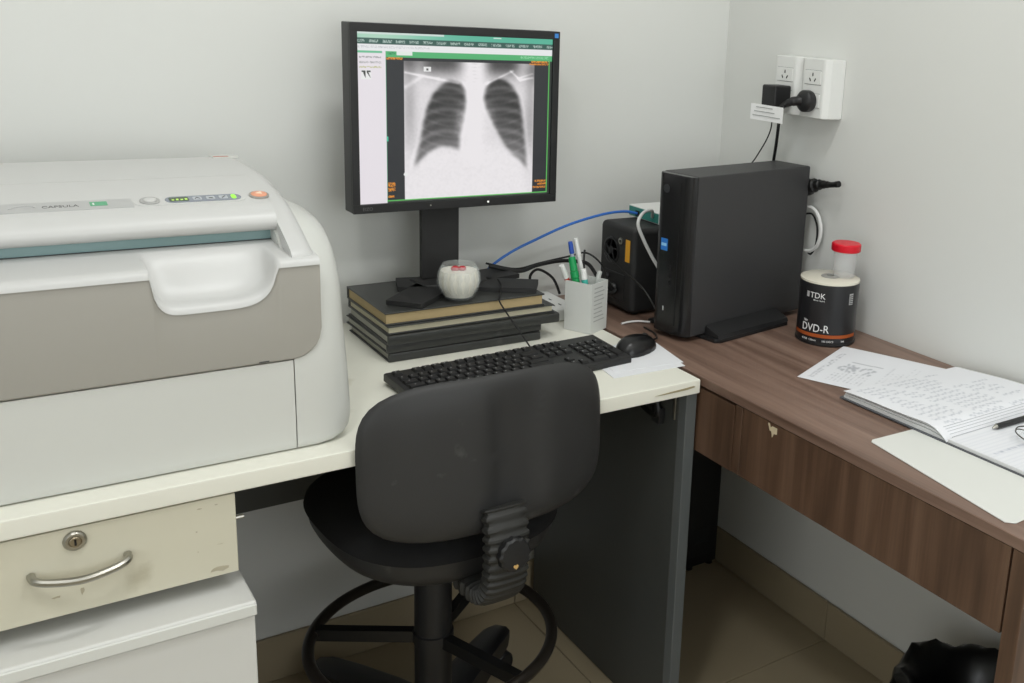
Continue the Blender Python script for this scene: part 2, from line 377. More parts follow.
# ------------------------------------------------------------------ brown desk
t = thing('walnut_desk', (-.24, -.64, 0), 'brown walnut desk with drawer fascia along the right wall', 'desk')
B('desktop', -.480, -.002, -1.286, -.004, .732, DZ, W_top, t, .0012, 1)
B('end_panel', -.479, -.004, -1.284, -1.2585, .0, .7315, W_face, t, .001, 1)
B('end_panel', -.470, -.014, -.045, -.020, .002, .7315, W_face, t, .001, 1)
B('fascia_rail', -.462, -.444, -1.2580, -.046, .606, .7315, M_edge, t, 0)
B('drawer_panel', -.4785, -.4625, -1.2555, -.7065, .604, .7312, W_face, t, .0012, 2)
B('drawer_panel', -.4790, -.4625, -.6835, -.460, .603, .7270, W_face, t, .0014, 2)
B('divider_strip', -.4785, -.4625, -.7045, -.6855, .604, .7305, W_face, t, .001, 1)
vs = [(-.772, .728), (-.776, .729), (-.779, .722), (-.783, .7255), (-.795, .7255), (-.795, .715), (-.788, .7135), (-.784, .706), (-.7825, .713), (-.781, .7165), (-.7775, .716)]
obj('peeled_patch', prism([(y, z) for y, z in vs], -.4792, -.4784, 'x'), mat('bare_board', (205, 190, 160), .7, var=.1, vscale=80), t, smooth=False)

# ------------------------------------------------------------------ printer / film imager
t = thing('film_reader', (-1.45, -.32, DZ), 'large white and grey medical film reader on the left of the cream desk', 'machine')
XE = -1.80
# outer side caps: rounded profile
capp = [(-.556, .7515), (-.5605, .757), (-.5615, .79), (-.5595, .88), (-.552, .94), (-.540, .985), (-.520, 1.020), (-.490, 1.048), (-.450, 1.066), (-.400, 1.0735), (-.33, 1.072), (-.12, 1.06), (-.085, 1.04), (-.08, .80), (-.085, .7515)]
def smooth_prof(p, n=4):
    P = spline([(a, b, 0) for a, b in p], n); return [(v.x, v.y) for v in P]
def side_cap(x0, x1):
    b = bmesh.new(); prof = smooth_prof(capp, 3); L = []
    cy, cz = -.32, .92
    steps = [(0, 0), (.35, .0), (.6, .004), (.78, .013), (.9, .026), (.97, .043), (1.0, .068)]
    for tt, ins in steps:
        x = x0+(x1-x0)*tt; ring = []
        for (y, z) in prof:
            dy, dz = cy-y, cz-z
            n = Vector((dy/.24, dz/.16)); n = Vector((n.x/.24, n.y/.16)); n.normalize()
            ring.append(b.verts.new((x, y+n.x*ins, max(.7515+(.0 if ins < .02 else (ins-.02)*.3), z+n.y*ins*.75))))
        L.append(ring)
    for i in range(len(L)-1):
        for k in range(len(prof)):
            k2 = (k+1) % len(prof); b.faces.new((L[i][k], L[i][k2], L[i+1][k2], L[i+1][k]))
    b.faces.new(L[0]); b.faces.new(L[-1][::-1]); return b
obj('side_cap', side_cap(-1.181, -1.0955), M_prn, t, angle=60)
obj('side_cap', side_cap(XE+.04, XE-.05), M_prn, t, angle=60)
lowp = smooth_prof([(-.556, .7515), (-.5605, .757), (-.5615, .79), (-.5595, .884)], 3)
obj('lower_door', prism(lowp+[(-.30, .884), (-.30, .7515)], XE+.042, -1.1825, 'x'), M_prn, t, angle=40)
B('inner_body', XE+.045, -1.186, -.525, -.10, .768, .960, M_prn2, t, 0)
for fx in (-1.2, -1.7):
    for fy in (-.48, -.16): obj('rubber_foot', rod((fx, fy, DZ+.0003), (fx, fy, DZ+.009), .018, .018, 16), M_black, t)
# tray ledge with finger scoop
def scoop(x):
    if x < -1.285: q = abs((x+1.285)/.068)
    else: q = abs((x+1.285)/.084)
    return max(0, 1-q**(7 if x < -1.285 else 4.5))**.55 if q < 1 else 0
def ledge(x, y):
    base = 1.0295+(y+.55)*.085
    d = smooth01(-.470, -.535, y) if False else min(1, max(0, (-.480-y)/.062))
    d = d*d*(3-2*d)
    return base-.050*scoop(x)*d
def tray():
    b = bmesh.new(); X = list(np.linspace(XE+.045, -1.38, 6))+list(np.linspace(-1.37, -1.19, 46))+[-1.18, -1.165, -1.15, -1.1435]
    prof = [-.452]+list(np.linspace(-.468, -.553, 16)); rows = []
    for x in X:
        r = [b.verts.new((x, y, ledge(x, y))) for y in prof]
        zf = ledge(x, -.553)
        for dy, dz in ((-.560, -.0022), (-.5638, -.006), (-.5645, -.011), (-.560, -.012)): r.append(b.verts.new((x, dy, zf+dz)))
        rows.append(r)
    for i in range(len(rows)-1):
        for k in range(len(rows[0])-1): b.faces.new((rows[i][k], rows[i+1][k], rows[i+1][k+1], rows[i][k+1]))
    return b
obj('tray_ledge', tray(), M_prn2, t, angle=70)
def front_cover():
    b = bmesh.new(); X = list(np.linspace(XE+.045, -1.38, 4))+list(np.linspace(-1.37, -1.19, 46))+list(np.linspace(-1.182, -1.1435, 14))
    rows = []
    for x in X:
        zt = ledge(x, -.553)-.008; k = max(0, (x+1.1825)/.039); zb = .886+.040*(1-math.sqrt(max(0, 1-k*k)))
        rows.append([b.verts.new(p) for p in ((x, -.556, zt), (x, -.5615, zt), (x, -.5625, zt-.004), (x, -.5625, zb+.002), (x, -.5605, zb), (x, -.53, zb), (x, -.53, zt))])
    n = len(rows[0])
    for i in range(len(rows)-1):
        for k in range(n): b.faces.new((rows[i][k], rows[i][(k+1) % n], rows[i+1][(k+1) % n], rows[i+1][k]))
    b.faces.new(rows[0]); b.faces.new(rows[-1][::-1]); return b
obj('front_cover', front_cover(), M_prn3, t, angle=40)
obj('logo_mark', box(-1.228, -1.215, -.5630, -.5624, .8875, .8895), M_gray, t, smooth=False)
# slot glass and upper covers
B('slot_glass', XE+.045, -1.180, -.462, -.456, 1.030, 1.056, mat('slot_glass_teal', (140, 168, 168), .2), t, 0)
B('slot_gasket', XE+.045, -1.180, -.466, -.461, 1.0335, 1.0372, M_black, t, 0)
up = [(-.455, 1.050), (-.472, 1.0515), (-.484, 1.056), (-.4885, 1.064), (-.486, 1.073), (-.476, 1.081), (-.462, 1.0862), (-.452, 1.0885), (-.410, 1.0975), (-.36, 1.1035), (-.3225, 1.1065)]
obj('upper_cover', prism(smooth_prof(up, 3)+[(-.3225, 1.06), (-.455, 1.04)], XE+.045, -1.178, 'x'), M_prn2, t, angle=35)
upb = [(-.3210, 1.1065), (-.26, 1.1095), (-.17, 1.1105), (-.13, 1.107), (-.11, 1.096), (-.10, 1.07)]
obj('rear_cover', prism(smooth_prof(upb, 3)+[(-.10, 1.0), (-.3210, 1.0)], XE+.045, -1.178, 'x'), M_prn2, t, angle=35)
chk = [(-.550, 1.006), (-.5555, 1.016), (-.5560, 1.0275), (-.547, 1.038), (-.513, 1.0545), (-.470, 1.0725), (-.44, 1.084), (-.40, 1.0945), (-.3225, 1.106), (-.26, 1.109), (-.17, 1.110), (-.13, 1.106), (-.11, 1.096), (-.10, 1.07)]
cp = smooth_prof(chk, 3)+[(-.10, .95), (-.53, .95)]
def cheek(x0, x1):
    b = bmesh.new(); L = []
    s = 1 if x1 > x0 else -1; W = abs(x1-x0)
    for d, ins in ((0, 0), (W-.022, 0), (W-.012, .003), (W-.005, .009), (W-.001, .018), (W, .03)):
        ring = []
        for i, (y, z) in enumerate(cp):
            a = cp[i-1]; c = cp[(i+1) % len(cp)]
            if i >= len(cp)-2: ring.append(b.verts.new((x0+s*d, y, z))); continue
            tx, tz = (c[0]-a[0], c[1]-a[1]); l = math.hypot(tx, tz) or 1
            ring.append(b.verts.new((x0+s*d, y+tz/l*ins, z-tx/l*ins)))
        L.append(ring)
    n = len(cp)
    for i in range(len(L)-1):
        for k in range(n): b.faces.new((L[i][k], L[i][(k+1) % n], L[i+1][(k+1) % n], L[i+1][k]))
    b.faces.new(L[0]); b.faces.new(L[-1][::-1]); return b
obj('end_cheek', cheek(-1.178, -1.1415), M_prn2, t, angle=50)
obj('end_cheek', cheek(XE+.045, XE+.005), M_prn2, t, angle=50)
# control strip on the sloping top
uy = Vector((0, .042, .009)).normalized()
def ctl(x, v, h=0):   # point on the sloping strip, v along the slope from its middle
    p = Vector((x, -.431, 1.0931))+uy*v; n = Vector((1, 0, 0)).cross(uy); return p+n*h
def plate(x0, x1, v0, v1, h, m, nm, par, rr=0, seg=6):
    pr = []
    if rr:
        for (cx, cv, a0) in ((x1-rr, v1-rr, 0), (x0+rr, v1-rr, 90), (x0+rr, v0+rr, 180), (x1-rr, v0+rr, 270)):
            pr += [(cx+rr*math.cos(R(a0+90*k/seg)), cv+rr*math.sin(R(a0+90*k/seg))) for k in range(seg+1)]
    else: pr = [(x0, v0), (x1, v0), (x1, v1), (x0, v1)]
    b = prism(pr, -.001, h, 'z')
    return obj(nm, xf(b, frame(ctl(0, 0), (1, 0, 0), uy)), m, par, smooth=False)
cs = plate(XE+.06, -1.3480, -.0165, .0135, .0008, mat('silver_label', (196, 196, 196), .3, metal=.5), 'label_plate', t)
FR = lambda x, v, h=.0009: frame(ctl(x, v, h), (1, 0, 0), uy)
text('model_lettering', 'CAPSULA', .0105, mat('lettering_grey', (92, 92, 92), .5), cs, FR(-1.4515, -.006), xs=.93, ext=.0001)
bd = plate(-1.3975, -1.3775, -.0065, .0065, .0012, mat('badge_green', (94, 168, 128), .4), 'green_badge', cs)
plate(-1.3945, -1.3925, -.004, .0025, .0015, M_white, 'badge_bar', bd)
sw = tube([ctl(-1.487, -.004, .001), ctl(-1.478, .002, .001), ctl(-1.470, .0035, .001), ctl(-1.462, .0015, .001), ctl(-1.459, -.002, .001)], .0007, 5)
obj('swoosh_mark', sw, mat('mark_grey', (176, 176, 176), .5), cs)
pp = plate(-1.3470, -1.2060, -.0155, .0155, .0007, M_prn2, 'control_panel', t, .0145)
rb = xf(lathe([(.0125, -.001), (.0125, .0012), (.0105, .002), (.0085, .0012)], 24), FR(-1.3270, 0)); obj('button_ring', rb, mat('ring_grey', (170, 170, 168), .4), pp)
rb = xf(lathe([(.0078, -.001), (.0078, .0022), (.006, .0032), (0, .0034)], 24), FR(-1.3270, 0)); obj('round_button', rb, M_prn2, pp)
ds = plate(-1.3085, -1.2110, -.0105, .0105, .0013, mat('display_blue_grey', (134, 140, 150), .25), 'display_bar', pp, .0104)
lc = plate(-1.3035, -1.2790, -.0065, .0065, .0018, mat('lcd_dark_green', (72, 88, 66), .2), 'lcd_window', ds, .002)
M_seg = mat('lcd_segment_glow', (176, 214, 96), .4, emit=.5)
for k in range(4): plate(-1.3005+k*.0055, -1.2975+k*.0055, -.004, -.001+.0015*(k % 2), .0021, M_seg, 'lcd_digit', lc)
M_icon = mat('icon_light', (178, 182, 188), .4)
for k, x in enumerate((-1.2680, -1.2510, -1.2345)):
    ib = plate(x-.0055, x+.0055, -.0055, .0055, .0018, M_icon, 'icon_button', ds, .002)
    if k == 1: plate(x-.0025, x+.0025, -.003, 0, .0021, M_gray, 'icon', ib)
    if k == 2: obj('icon', xf(tube([(x-.002, -.003, 0), (x, 0, 0), (x+.003, .003, 0)], .0007, 5), Matrix.Translation((0, 0, 0)) @ frame(ctl(0, 0, .0019), (1, 0, 0), uy)), M_gray, ib)
    if k == 0: obj('icon', xf(tube([(x-.003, -.002, 0), (x, .002, 0), (x+.003, -.002, 0)], .0006, 5), frame(ctl(0, 0, .0019), (1, 0, 0), uy)), M_gray, ib)
plate(-1.2240, -1.2180, -.0065, .0065, .0020, mat('status_light_green', (150, 235, 70), .4, emit=.55), 'status_light', ds, .0025)
ob = obj('power_button', xf(lathe([(.0135, -.001), (.0135, .0015), (.0115, .0022), (.0115, .0014)], 28), FR(-1.1865, .001)), mat('ring_metal', (168, 164, 158), .35, metal=.4), t)
obj('button_cap', xf(lathe([(.0108, 0), (.0108, .0024), (.009, .0032), (0, .0035)], 28), FR(-1.1865, .001)), mat('orange_button', (226, 158, 128), .4), ob)
obj('arrow_mark', xf(prism([(-.005, 0), (.003, .0045), (.003, -.0045)], .0030, .0042, 'z'), FR(-1.1865, .001)), mat('arrow_cream', (250, 226, 200), .5), ob, smooth=False)
ic = frame((-1.168, -.512, ledge(-1.168, -.512)+.0003), (1, 0, 0), (0, 1, .2))
obj('cassette_icon', xf(tube([(-.009, -.006, 0), (.009, -.006, 0), (.009, .004, 0), (-.009, .004, 0)], .0006, 5, closed=True, smoothpath=False), ic), M_grayed, t)
lb = B('warning_label', -1.190, -1.150, -.165, -.135, 1.1085, 1.1112, M_prn, t, .0003, 1)
obj('label_stripe', box(-1.188, -1.165, -.158, -.152, 1.1112, 1.1115), mat('label_red', (190, 120, 105), .5), lb, smooth=False)

# ------------------------------------------------------------------ binders / books under monitor
M_bk = mat('black_book_cover', (56, 57, 55), .36, var=.2, vscale=30, stain=(70, 70, 68), sscale=30)
M_bk2 = mat('dark_grey_book_cover', (56, 57, 56), .4, var=.15, vscale=25, stain=(80, 80, 78), sscale=25)
M_pg = mat('tan_page_block', (176, 156, 116), .8, var=.08, vscale=60)
M_pg2 = mat('grey_page_block', (168, 166, 156), .8, var=.08, vscale=60)
def book(x0, x1, y0, y1, z0, z1, cover, pages, spine_front, label, ct=.0025, rot=0):
    o = thing('binder', ((x0+x1)/2, (y0+y1)/2, z0), label, 'book', 'stack of books under the monitor')
    Mr = Matrix.Translation(((x0+x1)/2, (y0+y1)/2, 0)) @ Matrix.Rotation(R(rot), 4, 'Z') @ Matrix.Translation((-(x0+x1)/2, -(y0+y1)/2, 0))
    def part(n, *a, m, r=.0008): obj(n, xf(box(*a, r, 1), Mr), m, o, smooth=False)
    part('back_cover', x0, x1, y0, y1, z0+.0002, z0+ct, m=cover); part('front_cover', x0, x1, y0, y1, z1-ct, z1-.0001, m=cover)
    if spine_front:
        obj('spine', xf(box(x0, x1, y0-.003, y0+.006, z0+.0002, z1-.0001, .003, 2), Mr), cover, o)
        part('page_block', x0+.004, x1-.006, y0+.007, y1-.004, z0+ct+.0003, z1-ct-.0003, m=pages, r=0)
    else:
        obj('spine', xf(box(x0, x1, y1-.006, y1, z0+.0002, z1-.0001, .002, 2), Mr), cover, o)
        part('page_block', x0+.003, x1-.004, y0+.003, y1-.007, z0+ct+.0003, z1-ct-.0003, m=pages, r=0)
    return o
book(-.940, -.636, -.268, -.058, .7500, .7668, M_bk2, M_pg2, True, 'dark grey binder lying on the desk, lowest of the stack')
book(-.944, -.634, -.266, -.056, .7668, .7832, M_bk2, M_pg2, True, 'dark grey binder, second from the bottom of the stack', rot=.6)
book(-.942, -.598, -.274, -.060, .7832, .8015, M_bk, M_pg2, True, 'wide black binder jutting out to the right in mid stack', rot=-.4)
book(-.942, -.606, -.268, -.062, .8015, .8170, M_bk2, mat('cream_page_block', (190, 184, 160), .8, var=.06, vscale=60), False, 'thin dark book with pale page edges under the topmost book', rot=.5)
book(-.944, -.626, -.264, -.060, .8170, .8410, M_bk, M_pg, False, 'black book with tan page edges on top of the stack', ct=.003)

# ------------------------------------------------------------------ monitor
BZ = .841
t = thing('monitor', (-.755, -.13, BZ), 'black desktop monitor showing a chest x-ray, standing on stacked books', 'monitor')
mx0, mx1, mz0, mz1, my = -.9575, -.542, .998, 1.337, -.150
hs = obj('housing', box(mx0, mx1, my+.0062, my+.045, mz0, mz1, .002, 2), M_black, t, wn=True)
obj('rear_shell', prism([(my+.0455, mz0+.03), (my+.0455, mz1-.03), (my+.07, mz1-.07), (my+.07, mz0+.07)], mx0+.06, mx1-.06, 'x'), M_blackm, t, smooth=False)
sx0, sx1, sz0, sz1 = mx0+.0135, mx1-.0145, mz0+.0165, mz1-.0155
def bez(n, *a): B(n, *a, M_black, hs, .0012, 2)
bez('bezel', mx0, mx1, my, my+.006, sz1, mz1); bez('bezel', mx0, mx1, my, my+.006, mz0, sz0)
bez('bezel', mx0, sx0, my, my+.006, sz0-.0005, sz1+.0005); bez('bezel', sx1, mx1, my, my+.006, sz0-.0005, sz1+.0005)
# picture on screen
def poly_mask(P, U, V):
    m = np.zeros(U.shape, bool); n = len(P); j = n-1
    for i in range(n):
        xi, yi = P[i]; xj, yj = P[j]
        c = ((yi > V) != (yj > V)) & (U < (xj-xi)*(V-yi)/((yj-yi) or 1e-9)+xi); m ^= c; j = i
    return m.astype(float)
def blur(a, k):
    for ax in (0, 1):
        p = np.pad(a, [(k, k) if q == ax else (0, 0) for q in (0, 1)], mode='edge')
        cs_ = np.cumsum(np.insert(p, 0, 0, axis=ax), axis=ax); n = a.shape[ax]
        a = (np.take(cs_, range(2*k+1, 2*k+1+n), axis=ax)-np.take(cs_, range(0, n), axis=ax))/(2*k+1)
    return a
def screen_img(W=384, H=320):
    U, V = np.meshgrid(np.linspace(0, 1, W), np.linspace(0, 1, H)); U = U*1.1433/(1+.1433*U); I = np.zeros((H, W, 3)); I[:] = (38, 41, 46)
    rng = np.random.RandomState(3)
    def rect(u0, u1, v0, v1, c): I[(U >= u0) & (U < u1) & (V >= v0) & (V < v1)] = c
    # x-ray
    g = np.full((H, W), 232.)
    g -= 150*np.exp(-((U-.44)/.10)**4-((V-.165)/.07)**2)+160*np.exp(-((U-.75)/.085)**4-((V-.165)/.075)**2)
    g -= 110*np.exp(-((U-.27)/.07)**2-((V-.15)/.08)**2)+95*np.exp(-((U-.92)/.06)**2-((V-.19)/.09)**2)
    g -= 45*np.exp(-((U-.27)/.035)**2-((V-.42)/.25)**2)+50*np.exp(-((U-.895)/.03)**2-((V-.5)/.3)**2)
    lung1 = [(.477, .275), (.44, .30), (.40, .35), (.37, .43), (.352, .52), (.335, .64), (.312, .745), (.305, .80), (.335, .755), (.375, .705), (.43, .672), (.48, .675), (.527, .695), (.528, .62), (.545, .52), (.556, .42), (.555, .34), (.53, .29)]
    lung2 = [(.728, .258), (.69, .28), (.665, .33), (.66, .39), (.675, .46), (.70, .53), (.735, .61), (.765, .68), (.80, .735), (.84, .775), (.872, .83), (.868, .74), (.856, .60), (.845, .48), (.828, .37), (.80, .31), (.765, .27)]
    g += 12*np.clip((V-.62)/.1, 0, 1)
    lung1 = [(.485+(p[0]-.485)*1.07, p[1]-.006) for p in lung1]; lung2 = [(.73+(p[0]-.73)*1.06, p[1]-.006) for p in lung2]
    for P, sg in ((lung1, 1), (lung2, -1)):
        m = blur(blur(poly_mask(P, U, V), 4), 3)
        cu = sum(p[0] for p in P)/len(P)
        ribs = np.zeros_like(g)
        for k in range(8):
            vc = .245+.066*k+3.2*((U-cu)**2)-sg*.16*(U-cu)
            ribs += np.exp(-((V-vc)/.019)**2)*(.85 if k % 2 else .6)
            ribs += .35*np.exp(-((V-.27-.066*k+2.0*(U-cu)**2-sg*.3*(U-cu))/.010)**2)
        fade = np.clip(1.03-np.clip(V-.42, 0, 1)*1.15, .35, 1)
        hilum = np.exp(-((U-(.545 if sg > 0 else .675))/.035)**2-((V-.53)/.11)**2)
        g -= m*190*fade*(1-.30*np.clip(ribs, 0, 1))*(1-.5*hilum*(.4+.6*blur(rng.rand(H, W), 2)*2))
        edge = blur(poly_mask([(cu+(p[0]-cu)*1.18, .5+(p[1]-.5)*1.05) for p in P], U, V), 3)-m
        g += np.clip(edge, 0, 1)*16
    g += 24*np.exp(-((U-.605)/.05)**2)*np.clip((.8-V)/.2, 0, 1)
    for k in range(10): g -= 26*np.exp(-((V-.165-.022*k)/.006)**2-((U-.607)/.018)**2)*(1-k/12)
    for (a, b, c, d, w_, s) in ((.25, .225, .42, .26, .007, 60), (.42, .26, .52, .285, .008, 40), (.67, .285, .80, .205, .007, 60), (.79, .205, .84, .26, .006, 55), (.84, .26, .90, .245, .007, 55), (.25, .31, .33, .25, .012, 30), (.83, .25, .90, .22, .006, 40)):
        tt = np.clip(((U-a)*(c-a)+(V-b)*(d-b))/((c-a)**2+(d-b)**2), 0, 1); dd = np.hypot(U-a-tt*(c-a), V-b-tt*(d-b)); g += s*np.exp(-(dd/w_)**2)
    g += blur(rng.randn(H, W), 2)*9
    g = np.clip(g, 40, 246)
    m = (U > .243) & (U < .912) & (V > .158) & (V < .982)
    I[m] = np.stack([g*1.0, g*.985, g*.995], -1)[m]
    rect(.345, .382, .19, .218, (240, 240, 240)); rect(.358, .368, .198, .211, (90, 90, 90))
    I[(np.hypot((U-.248), (V-.83)*.82) < .011)] = (244, 244, 244)
    # panes and bars
    rect(0, .147, .105, 1, (240, 234, 240)); rect(.147, .152, .14, 1, (60, 150, 110))
    rect(0, 1, 0, .032, (70, 176, 140)); I[V < .032] = np.stack([90+90*np.exp(-((U-.1)/.3)**2), 186+35*np.exp(-((U-.1)/.3)**2), 158+40*np.exp(-((U-.1)/.3)**2)], -1)[V < .032]
    rect(0, .45, .0, .010, (216, 232, 226)); rect(.70, .74, .004, .012, (222, 240, 232))
    rect(0, 1, .032, .066, (52, 92, 84))
    tx = (rng.rand(H, W) > .45) & (V > .042) & (V < .058) & (np.sin(U*90) > -.55); I[tx] = (176, 198, 190)
    rect(0, 1, .066, .105, (242, 243, 244)); tx = (rng.rand(H, W) > .6) & (V > .078) & (V < .090) & (U < .38); I[tx] = (206, 208, 212)
    rect(.147, 1, .105, .138, (84, 184, 118)); rect(.205, .285, .105, .128, (236, 244, 238)); rect(0, .13, .105, .118, (110, 196, 152))
    tx = (rng.rand(H, W) > .5) & (V > .112) & (V < .126) & (U > .84) & (U < .98); I[tx] = (150, 220, 170)
    tx = (rng.rand(H, W) > .5) & (V > .112) & (V < .124) & (U > .16) & (U < .2); I[tx] = (40, 120, 80)
    for v0, c in ((.136, (150, 150, 150)), (.165, (176, 176, 176)), (.192, (190, 190, 120))):
        tx = (rng.rand(H, W) > .45) & (V > v0) & (V < v0+.011) & (U > .01) & (U < .125); I[tx] = c
    rect(.018, .073, .215, .268, (244, 244, 244))
    rect(.022, .044, .218, .228, (60, 62, 60)); rect(.050, .070, .218, .228, (60, 62, 60))
    I[poly_mask([(.030, .228), (.043, .228), (.043, .262), (.037, .25)], U, V) > 0] = (50, 52, 50)
    I[poly_mask([(.048, .228), (.058, .228), (.071, .262), (.062, .25)], U, V) > 0] = (50, 52, 50)
    OR = (236, 150, 40)
    for (u0, u1, v0, v1) in ((.152, .235, .141, .153), (.895, .985, .141, .152), (.885, .985, .155, .166), (.153, .19, .875, .90), (.153, .19, .907, .93), (.153, .185, .955, .968), (.925, .982, .905, .918), (.94, .982, .923, .936), (.91, .982, .945, .958)):
        tx = (rng.rand(H, W) > .35) & (U > u0) & (U < u1) & (V > v0) & (V < v1); I[tx] = OR
    GR = (96, 200, 96)
    rect(.147, 1, .982, .99, GR); rect(.983, .988, .14, .99, GR); rect(.152, 1, .99, 1, (60, 64, 60)); rect(.988, 1, .14, 1, (44, 50, 46))
    rect(.152, .158, .60, .63, (80, 220, 180))
    return I
scr = printed('screen', screen_img(), lambda u, v: (sx0+(sx1-sx0)*u, my+.0042, sz1+(sz0-sz1)*v), ink_mat('lit_screen', emit=.92, rough=.3), hs, label='lit screen with chest x-ray and green toolbars')
B('blue_sticker', mx1-.0125, mx1-.004, my-.0006, my+.0005, mz1-.0125, mz1-.004, mat('blue_sticker', (60, 130, 205), .5), hs, 0)
obj('led', rod((-.693, my+.0005, mz0+.0085), (-.693, my-.0008, mz0+.0085), .0022, .002, 12), mat('led_white', (235, 235, 230), .3, emit=.6), hs)
obj('sensor', rod((-.811, my+.0005, mz0+.0085), (-.811, my-.0006, mz0+.0085), .0016, .0015, 10), M_chrome, hs)
text('brand_lettering', 'EIZO', .0085, mat('lettering_dim', (96, 96, 96), .5), hs, frame((mx0+.017, my-.0004, mz0+.0055), (1, 0, 0), (0, 0, 1)))
# stand
obj('stand_column', prism([(-.815, -.118), (-.815, -.104), (-.740, -.104), (-.740, -.118)], BZ+.012, 1.14, 'z', .004, 2), M_blackm, t, wn=True)
B('stand_mount', -.81, -.745, -.103, -.081, 1.06, 1.16, M_blackm, t, .001)
def arm(p0, p1, w0, w1, h=.0095):
    p0 = Vector((*p0, 0)); p1 = Vector((*p1, 0)); d = (p1-p0).normalized(); n = Vector((-d.y, d.x, 0))
    pr = [p0+n*w0, p0-n*w0, p1-n*w1, p1+n*w1]
    b = prism([(p.x, p.y) for p in pr], BZ+.0004, BZ+h, 'z')
    return b
for q in (((-.80, -.150), (-.900, -.240)), ((-.72, -.165), (-.622, -.226)), ((-.80, -.125), (-.862, -.105)), ((-.72, -.120), (-.622, -.105))):
    obj('foot_arm', arm(*q, .038, .035), M_blackm, t, smooth=False)
obj('foot_hub', prism([(-.835, -.10), (-.825, -.160), (-.775, -.186), (-.735, -.186), (-.695, -.155), (-.69, -.10), (-.74, -.085), (-.80, -.085)], BZ+.0002, BZ+.0125, 'z', .002, 1), M_blackm, t, smooth=False)

# ------------------------------------------------------------------ glass votive on the book
gx, gy = -.790, -.231
t = thing('glass_bowl', (gx, gy, BZ), 'faceted glass bowl of white cream with a red berry before the monitor', 'bowl')
oz = BZ+.0003
prof = [(.0, .0), (.020, .0), (.026, .004), (.034, .018), (.0385, .034), (.0375, .050), (.0335, .064), (.031, .068), (.0295, .067), (.0345, .057), (.0372, .045), (.0352, .025), (.0260, .0068), (.0, .0045)]
b = lathe(prof, 32, (gx, gy, oz), cap=False)
for v in b.verts:
    d = Vector((v.co.x-gx, v.co.y-gy)); r_ = d.length; z = v.co.z-oz
    if r_ > .0335 and .012 < z < .060:
        a = math.atan2(d.y, d.x); k = 1+.045*math.cos(a*16)
        v.co.x = gx+d.x*k; v.co.y = gy+d.y*k
obj('bowl_glass', b, M_glass, t, angle=20)
obj('cream_filling', lathe([(0, .0055), (.0255, .0075), (.0345, .025), (.0368, .038), (.0352, .052), (.0335, .056), (.02, .0575), (0, .058)], 28, (gx, gy, oz)), mat('cream_wax', (226, 222, 208), .5), t)
M_berry = mat('red_jelly', (176, 34, 44), .2)
for dx, dy, s in ((-.010, -.006, .0075), (.002, -.010, .0070)):
    b = bmesh.new(); bmesh.ops.create_icosphere(b, subdivisions=2, radius=s); xf(b, Matrix.Translation((gx+dx, gy+dy, oz+.061)) @ Matrix.Diagonal((1.15, 1, .75, 1))); obj('berry', b, M_berry, t)

# ------------------------------------------------------------------ keyboard
KU = Vector((.9978, .0668, 0)); KV = Vector((-.0668, .9978, 0)); KC = Vector((-.7705, -.4190, DZ))
tilt = R(2.2)
MK = Matrix.Translation(KC) @ Matrix((KU, KV, Vector((0, 0, 1)))).transposed().to_4x4() @ Matrix.Translation((0, -.065, .0)) @ Matrix.Rotation(tilt, 4, 'X') @ Matrix.Translation((0, .065, 0))
t = thing('keyboard', KC, 'black full size wired keyboard on the cream desk behind the chair', 'keyboard')
M_kb = mat('keyboard_black', (34, 34, 34), .45); M_key = mat('keycap_black', (24, 24, 25), .5)
obj('keyboard_case', xf(prism([(-.065, .0015), (.065, .0015), (.065, .014), (.060, .017), (-.060, .014), (-.065, .011)], -.2125, .2125, 'x', .002, 2), MK), M_kb, t, wn=True)
for s in (-.17, .17): obj('flip_foot', xf(box(s-.012, s+.012, .05, .058, -.0035, .0015, .001, 1), MK), M_kb, t, smooth=False)
u = .0178; KP = {}
M_leg = mat('key_legend', (150, 150, 150), .5)
def key(x, y, w_, h=1, legend=True):
    k = (round(w_, 2), h)
    P = MK @ Vector((x, y, .0150+(y+.065)*.024))
    if k not in KP:
        hw, hh = (w_*u)/2-.0011, (h*u)/2-.0011
        b = bmesh.new(); lo = [(-hw, -hh), (hw, -hh), (hw, hh), (-hw, hh)]
        v0 = [b.verts.new((a, c, -.002)) for a, c in lo]; v1 = [b.verts.new((a*(1-.0016/hw), c*(1-.0016/hh)+.0004, .0030)) for a, c in lo]
        b.faces.new(v1)
        for i in range(4): b.faces.new((v0[i], v0[(i+1) % 4], v1[(i+1) % 4], v1[i]))
        xf(b, MK.to_3x3().to_4x4())
        me = bpy.data.meshes.new('key'); b.to_mesh(me); b.free(); me.materials.append(M_key); KP[k] = me
    o = bpy.data.objects.new('key', KP[k]); COL.objects.link(o); place(o, P, t)
    if legend and w_ < 2:
        if 'leg' not in KP:
            b = box(-.0028, -.0008, .0008, .0035, .0030, .0032); xf(b, MK.to_3x3().to_4x4())
            me = bpy.data.meshes.new('key_legend'); b.to_mesh(me); b.free(); me.materials.append(M_leg); KP['leg'] = me
        lg = bpy.data.objects.new('key_legend', KP['leg']); COL.objects.link(lg); place(lg, P, o)
x0 = -.2045; yr = [-.0475+u*k for k in range(5)]+[-.0475+u*5+.006]
def row(y, ws, x=x0):
    for w_ in ws:
        if w_ > 0: key(x+w_*u/2, y, w_)
        x += abs(w_)*u
row(yr[5], [1, -1, 1, 1, 1, 1, -.5, 1, 1, 1, 1, -.5, 1, 1, 1, 1])
